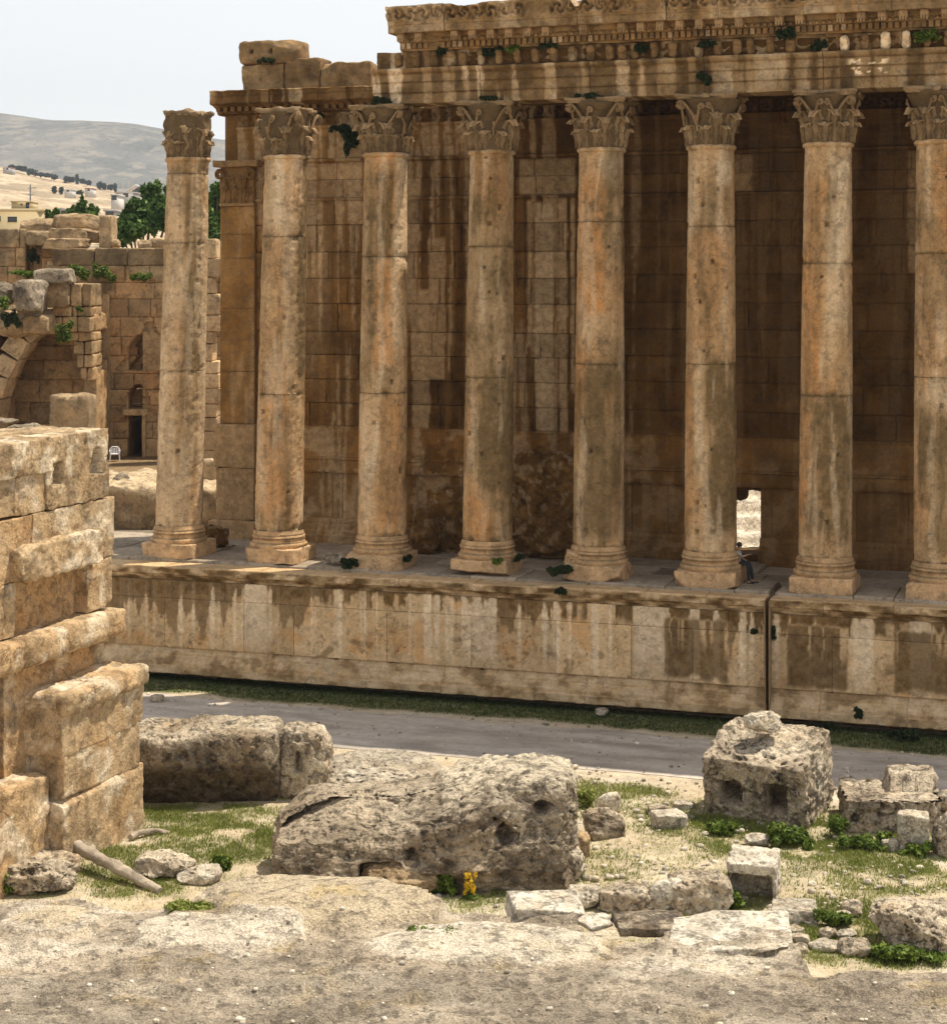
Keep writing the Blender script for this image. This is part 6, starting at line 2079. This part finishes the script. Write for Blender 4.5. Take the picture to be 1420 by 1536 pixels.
# ---------------------------------------------------------------- grass and plants
rs = np.random.RandomState(55)
mbg, mbm = MB(), MB()
gxx = rs.uniform(-17, 17, 620000); gyy = rs.uniform(45, 66, 620000)
dd = gdens(gxx, gyy)
u_, v_ = tuv(gxx, gyy)
sel = (rs.rand(len(dd)) < dd * .75) & (v_ < -11.5) & (np.abs(gxx) < gyy * .265)
pos = np.stack([gxx[sel], gyy[sel], gz(gxx[sel], gyy[sel])], 1)
blades(mbg, pos, .085, .016, 3, .9)
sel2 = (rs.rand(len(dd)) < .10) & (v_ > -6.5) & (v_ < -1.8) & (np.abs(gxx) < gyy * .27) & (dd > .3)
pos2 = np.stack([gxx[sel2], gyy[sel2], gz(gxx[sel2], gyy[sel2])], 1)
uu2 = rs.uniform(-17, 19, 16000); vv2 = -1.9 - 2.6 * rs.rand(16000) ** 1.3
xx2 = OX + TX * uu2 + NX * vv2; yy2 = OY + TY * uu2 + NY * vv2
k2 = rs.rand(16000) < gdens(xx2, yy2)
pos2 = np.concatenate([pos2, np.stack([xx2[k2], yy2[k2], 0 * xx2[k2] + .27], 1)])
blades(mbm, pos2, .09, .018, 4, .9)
sel3 = (rs.rand(len(dd)) < .05 + .12 * (fbm(np.stack([gxx, gyy, 0 * gxx], 1), .8, 4, 51) > .1)) & (v_ < -12.3) & (np.abs(gxx) < gyy * .265)
pos3 = np.stack([gxx[sel3], gyy[sel3], gz(gxx[sel3], gyy[sel3])], 1)
blades(mbg, pos3, .06, .013, 6, 1.1)
mbg.T[-1][:, 0] = np.clip(mbg.T[-1][:, 0] + .5, 0, 1)
tag(mbg.build('grass', M['drygrass'], None, smooth_=False), kind='stuff')
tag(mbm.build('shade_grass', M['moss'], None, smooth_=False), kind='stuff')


def plant(name, label, px, py, Y, r, n, size, mat='leaf', seed=1, group=None, rz=None, spread=3, zb=None, dy=0.):
    """leafy plant centred on a photo point at depth Y; r = radius in photo pixels"""
    rs = np.random.RandomState(seed)
    c = P(px, py, Y)
    s_ = r / F * Y
    h_ = (rz or r) / F * Y
    cl = [(0, 0, 0, s_ * .5, s_ * .5, h_ * .55)]
    for _ in range(spread + 5):
        cl.append((rs.uniform(-.9, .9) * s_, rs.uniform(-.5, .5) * s_, rs.uniform(-.6, .5) * h_, s_ * rs.uniform(.18, .4), s_ * .35, h_ * rs.uniform(.25, .55)))
    o = foliage(name, cl, int(n * 1.5), size * .78, M[mat], seed, core=.15)
    o.location = c + Vector((0, dy, 0))
    return tag(o, label, 'plant', group)


GP = 'leafy weeds on the ground'
def gplant(label, px, py, r, n, rz=None, seed=1, size=.11, mat='leaf', name='weed_plant', group=GP):
    q = G(px, py + (rz or r) * .8)
    return plant(name, label, px, py, q.y, r, n, size, mat, seed, group, rz)


gplant('dark leafy weeds right under the huge square-holed block', 1185, 1252, 34, 1500, 20, 1)
gplant('dark weeds in the shadow at the corner of the huge square-holed block', 1085, 1240, 26, 800, 12, 11)
gplant('bright leafy bush between the square-holed block and the stepped block', 1254, 1236, 22, 1100, 22, 2)
gplant('low spreading weeds in front of the stepped block', 1295, 1262, 36, 1200, 16, 3)
gplant('weeds hugging the foot of the white upright block', 1372, 1276, 22, 800, 14, 4)
gplant('leafy weeds in the shade of the hollow box-shaped stone', 1098, 1346, 28, 1100, 18, 5)
gplant('green weeds among the rubble cluster', 1246, 1378, 26, 900, 16, 6)
gplant('low green weeds along the great tan boulder', 1360, 1428, 50, 1200, 14, 7)
gplant('bright green plant beside the layered grey rock', 14, 1326, 26, 900, 22, 8)
gplant('small dark green weed behind the broad smooth slab', 332, 1296, 16, 500, 14, 9)
gplant('pale green tuft beside the dark broken stone', 876, 1196, 18, 500, 18, 10, .1, 'drygrass')
gplant('green weeds on the sandy hump', 524, 1162, 18, 400, 10, 12, .08, 'drygrass')
gplant('dark green weeds growing up the foot of the huge craggy boulder', 662, 1322, 20, 900, 26, 13)
gplant('mossy weeds under the crumbly white stone', 850, 1306, 22, 500, 12, 14)
o = plant('shelf_weed', 'low olive weed spreading on the near rock shelf', 636, 1397, 22.9, 46, 1300, .035, 'leaf', 15, None, 10)
o = plant('shelf_weed', 'dry grassy tuft behind the bright white slab', 300, 1362, 23.9, 46, 1200, .035, 'drygrass', 16, None, 11)
fl = empty('flowering_plant', G(704, 1352))
tag(fl, 'yellow flowering weed at the foot of the huge craggy boulder', 'flower')
rs = np.random.RandomState(3)
mb = MB()
tips = []
for k in range(16):
    t = Vector((rs.uniform(-.16, .16), rs.uniform(-.1, .1), .25 + .5 * rs.rand()))
    add_tube(mb, [Vector((t.x * .2, t.y * .2, 0)), Vector((t.x * .6, t.y * .6, t.z * .6)), t], .006, 4, [.4, 0, 0, 0]); tips.append(t)
mb.build('stem', M['leaf'], fl)
foliage('flower_head', [(t.x, t.y, t.z - .03, .05, .05, .1) for t in tips], 800, .028, M['flower'], 4, fl)
foliage('leaves', [(0, 0, .1, .2, .15, .12)], 250, .05, M['leaf'], 5, fl)

WALLP = 'bushes rooted in the old walls'
plant('wall_bush', 'bush hanging beside the corner masonry of the broken vault', 97, 497, 106.5, 13, 900, .13, 'leaf', 21, WALLP, 22)
plant('wall_bush', 'bright bush on the niche wall ledge next to the flat speckled stone', 122, 407, 112, 16, 900, .14, 'leaf', 22, WALLP, 13)
plant('wall_bush', 'bush with a long dark hanging root on the niche wall', 156, 408, 113, 16, 1000, .13, 'leaf', 23, WALLP, 18)
plant('wall_bush', 'flat spreading bush on the niche wall nearest the free-standing column', 208, 416, 113.2, 19, 800, .12, 'leaf', 24, WALLP, 9)
plant('wall_bush', 'dark ivy filling the gap of the upper wall', 50, 384, 117.3, 11, 800, .14, 'darkleaf', 25, WALLP, 18)
plant('wall_bush', 'bright yellow-green bush at the picture edge above the arch', 4, 455, 103.5, 15, 700, .13, 'leaf', 26, WALLP, 12)
plant('wall_bush', 'low grass and weeds on top of the vaulted wall', 42, 411, 108, 28, 800, .12, 'leaf', 27, WALLP, 8)
plant('wall_bush', 'small weed sprouting near the top of the corner masonry', 119, 463, 107.4, 6, 200, .1, 'leaf', 28, WALLP, 5)
plant('wall_bush', 'dull weeds among the boulders above the arch', 18, 478, 105, 16, 600, .12, 'darkleaf', 29, WALLP, 16)


def tplant(label, px, py, v, r, n, rz, seed, mat='darkleaf', size=.1):
    r0 = (px - CX) / F
    Y = (v + OX * NX + OY * NY) / (r0 * NX + NY)
    return plant('temple_weed', label, px, py, Y, r, n, size, mat, seed, 'weeds growing on the temple', rz)


tplant('large dark bush hanging from the wall cornice left of the orange-streaked column', 530, 208, CV - .5, 17, 1300, 26, 31)
tplant('dark weed on the wall cornice beside the large hanging bush', 508, 193, CV - .6, 14, 500, 8, 32)
tplant('small dark weed on top of the capital of the orange-streaked column', 572, 150, -1.0, 14, 450, 6, 33)
tplant('dark weed in the frieze nearest the broken left end', 666, 76, -1.0, 8, 280, 9, 34)
tplant('dark weed in the frieze above the grey-brown column', 738, 78, -1.0, 15, 500, 9, 35)
tplant('bright green weed in the frieze between two dark ones', 770, 73, -1.1, 11, 500, 9, 36, 'leaf')
tplant('dark weed in the frieze right of the bright green one', 822, 66, -1.1, 13, 450, 9, 37)
tplant('dark weeds on the capital of the grey-brown column', 738, 148, -1.0, 18, 450, 5, 38)
tplant('dark weeds on the capital of the orange and olive column', 884, 144, -1.0, 22, 600, 7, 39)
tplant('small weed below the dentils above the orange and olive column', 960, 72, -1.1, 10, 320, 8, 40)
tplant('dark weed below the dentils near the upright joint', 1064, 66, -1.1, 17, 500, 7, 41)
tplant('round bush growing out of the architrave joint', 1057, 117, -1.1, 11, 700, 12, 42)
tplant('dark bush in the cornice gap above the wall opening', 1180, 49, -1.5, 14, 700, 12, 43)
tplant('brown dry bush below the dentils near the white marks', 1226, 67, -1.1, 14, 600, 12, 44)
tplant('wide green bush below the dentils beyond the white-headed brackets', 1386, 53, -1.3, 22, 900, 12, 45, 'leaf')
tplant('tiny weed beneath the perched topmost stone block', 399, 90, CV - .4, 12, 250, 6, 46)
tplant('dark tuft at the plinth of the orange-streaked column', 523, 844, -1.4, 14, 500, 9, 47)
tplant('dark tuft sprawling at the foot of the orange and olive column', 846, 854, -1.45, 24, 900, 10, 48)
tplant('little green tuft on the plinth of the grey-brown column', 745, 842, -1.35, 8, 250, 5, 49, 'leaf')
tplant('dark tuft right of the plinth of the grey-brown column', 778, 836, -.6, 7, 250, 6, 50)
tplant('small weed on the podium edge below the orange and olive column', 840, 886, -2.3, 8, 300, 8, 51)
tplant('little dark weed in the wide joint of the podium', 1158, 950, -1.9, 5, 300, 14, 52)
tplant('star-shaped weed rooted low on the podium wall', 1287, 1068, -2.35, 7, 300, 11, 53)
tplant('low dark bush at the podium foot behind the square-holed block', 1355, 1100, -2.9, 20, 900, 10, 54)
tplant('small dark weed at the podium foot near the wide joint', 1243, 1087, -2.8, 8, 300, 7, 55)
tplant('tiny weed on the podium wall beside the wide joint', 1129, 947, -1.95, 5, 150, 5, 56)
tplant('little tuft left of the skewed plinth', 612, 838, -.6, 7, 250, 6, 57)
tplant('dark weed on the wall cornice behind the second carved capital', 480, 172, CV - .5, 10, 300, 6, 58)
stone_at('boulder', 'small pale stone at the foot of the podium in the mossy strip', (893, 1060, 912, 1075), .8, 3, 0, 97, 'pale_rock', zb=.3, n=14)
stone_at('boulder', 'dark stone on the path by the ruined pier', (226, 1040, 246, 1054), .8, 3, 0, 98, 'rock', zb=.3, n=14)

# ---------------------------------------------------------------- the person sitting at the column foot
def skin(name, chains, mat, parent, sub=1):
    vs_, es, rd = [], [], []
    for pts, rads, root in chains:
        i0 = len(vs_)
        for j, (p, r) in enumerate(zip(pts, rads)):
            vs_.append(p); rd.append(r)
            if j: es.append((i0 + j - 1, i0 + j))
        if root is not None: es.append((root, i0))
    me = bpy.data.meshes.new(name)
    me.from_pydata(vs_, es, [])
    o = bpy.data.objects.new(name, me); COL.objects.link(o)
    md = o.modifiers.new('skin', 'SKIN'); md.use_smooth_shade = True
    if not me.skin_vertices: 
        me.attributes.new('skin_tmp', 'FLOAT', 'POINT')
    for i, sv in enumerate(me.skin_vertices[0].data):
        sv.radius = (rd[i], rd[i]); sv.use_root = i == 0
    sb = o.modifiers.new('sub', 'SUBSURF'); sb.levels = sub; sb.render_levels = sub
    dg = bpy.context.evaluated_depsgraph_get()
    me2 = bpy.data.meshes.new_from_object(o.evaluated_get(dg))
    o.modifiers.clear(); o.data = me2
    me2.materials.clear(); me2.materials.append(mat)
    for p in me2.polygons: p.use_smooth = True
    if parent: o.parent = parent
    return o


M['skin'] = plain('skin_tone', (.42, .26, .18), .6)
M['shirt'] = plain('grey_shirt', (.36, .37, .36), .9)
M['trouser'] = plain('dark_trousers', (.025, .026, .032), .9)
M['hair'] = plain('black_hair', (.012, .010, .009), .7)
pu, pv = COLPOS[5] + 1.0, .3
per = empty('person', (OX + TX * pu + NX * pv, OY + TY * pu + NY * pv, SZ + .70), -TH)
tag(per, 'person in a grey shirt and dark trousers seated on the column plinth, arm stretched out', 'person')


def hand(px, d, up, side):
    """five bent fingers from the wrist point px along d"""
    out = []
    px, d, up, side = map(Vector, (px, d, up, side))
    palm = px + d * .08
    for k, (o_, L) in enumerate(((-.032, .062), (-.011, .075), (.011, .07), (.032, .055))):
        b = palm + side * o_
        out.append(([tuple(px + d * .03 + side * o_ * .7), tuple(b), tuple(b + d * L * .5 - up * .008), tuple(b + d * L * .85 - up * .03)], [.014, .011, .009, .008]))
    b = px + d * .03 - side * .03
    out.append(([tuple(b), tuple(b + d * .03 - side * .03 - up * .01), tuple(b + d * .06 - side * .035 - up * .02)], [.013, .011, .009]))
    return out


torso = ([(0, 0, .10), (.0, 0, .25), (.03, 0, .42), (.05, 0, .54), (.07, 0, .62), (.085, 0, .70), (.10, 0, .80), (.10, 0, .87)], [.13, .12, .125, .10, .05, .075, .095, .06])
armr = ([(.08, -.18, .52), (.24, -.22, .40), (.46, -.2, .48)], [.055, .045, .03])
arml = ([(.04, .18, .52), (.10, .23, .30), (.28, .20, .20)], [.055, .045, .03])
legr = ([(.06, -.1, .08), (.42, -.11, .10), (.46, -.11, -.30), (.46, -.11, -.62), (.62, -.11, -.66)], [.085, .065, .055, .04, .03])
legl = ([(.06, .1, .08), (.44, .12, .12), (.54, .12, -.26), (.58, .12, -.60), (.74, .12, -.65)], [.085, .065, .055, .04, .03])
ch_ = [(torso[0], torso[1], None)]
base = len(torso[0])
ch_.append((armr[0], armr[1], 3)); wr = base + 2; base += 3
ch_.append((arml[0], arml[1], 3)); wl = base + 2; base += 3
ch_.append((legr[0], legr[1], 0)); base += 5
ch_.append((legl[0], legl[1], 0)); base += 5
for pts, rads in hand(armr[0][-1], (.95, 0, .3), (-.3, 0, .95), (0, 1, 0)):
    ch_.append((pts, rads, wr))
for pts, rads in hand(arml[0][-1], (.9, -.2, -.3), (.3, 0, .95), (0, 1, 0)):
    ch_.append((pts, rads, wl))
body = skin('body', ch_, M['skin'], per)
skin('shirt', [([(0, 0, .12), (0, 0, .26), (.03, 0, .42), (.05, 0, .545), (.065, 0, .585)], [.15, .145, .15, .125, .07], None), ([(.08, -.19, .53), (.2, -.22, .42)], [.075, .068], 3), ([(.04, .19, .53), (.09, .23, .34)], [.075, .068], 3)], M['shirt'], per)
skin('trousers', [([(0, 0, .08), (.0, 0, .16)], [.15, .14], None), ([(.08, -.1, .09), (.42, -.11, .11), (.46, -.11, -.28), (.465, -.11, -.56)], [.1, .085, .072, .062], 0), ([(.08, .1, .09), (.44, .12, .13), (.54, .12, -.24), (.575, .12, -.54)], [.1, .085, .072, .062], 0)], M['trouser'], per)
mb = MB()
V, f = rock((.108, .098, .105), 3, 2.1, 12, .03, 2, 0, 0); V += [.075, 0, .825]
mb.add(V, f); mb.build('hair', M['hair'], per)
mb = MB()
for s in (-1, 1):
    V, f = rock((.012, .014, .012), 4, 2, 6, 0, 1, 0, 0); mb.add(V + [.188, s * .035, .79], f)
mb.build('eyes', M['hair'], body)
for ys, xs, zs in ((-.11, .56, -.66), (.12, .68, -.65)):
    mb = MB(); V, f = rbox(xs - .13, xs + .13, ys - .05, ys + .05, zs - .05, zs + .05, res=.04, r=.04, amp=0); mb.add(V, f); mb.build('shoe', M['hair'], per)

# ---------------------------------------------------------------- air between the eye and the hills
mb = MB()
add_box(mb, -5200, 5200, -240, 4900, -2.4, 470)
hzo = mb.build('haze', bpy.data.materials.new('haze_air'), None, False)
tag(hzo, kind='stuff')
hm = hzo.data.materials[0]
hm.use_nodes = True
nt = hm.node_tree
nt.nodes.remove(nt.nodes['Principled BSDF'])
pv_ = N(nt, 'ShaderNodeVolumePrincipled', {'Color': (.80, .88, 1., 1), 'Density': 1.1e-4, 'Anisotropy': 0.2})
nt.links.new(pv_.outputs[0], nt.nodes['Material Output'].inputs['Volume'])
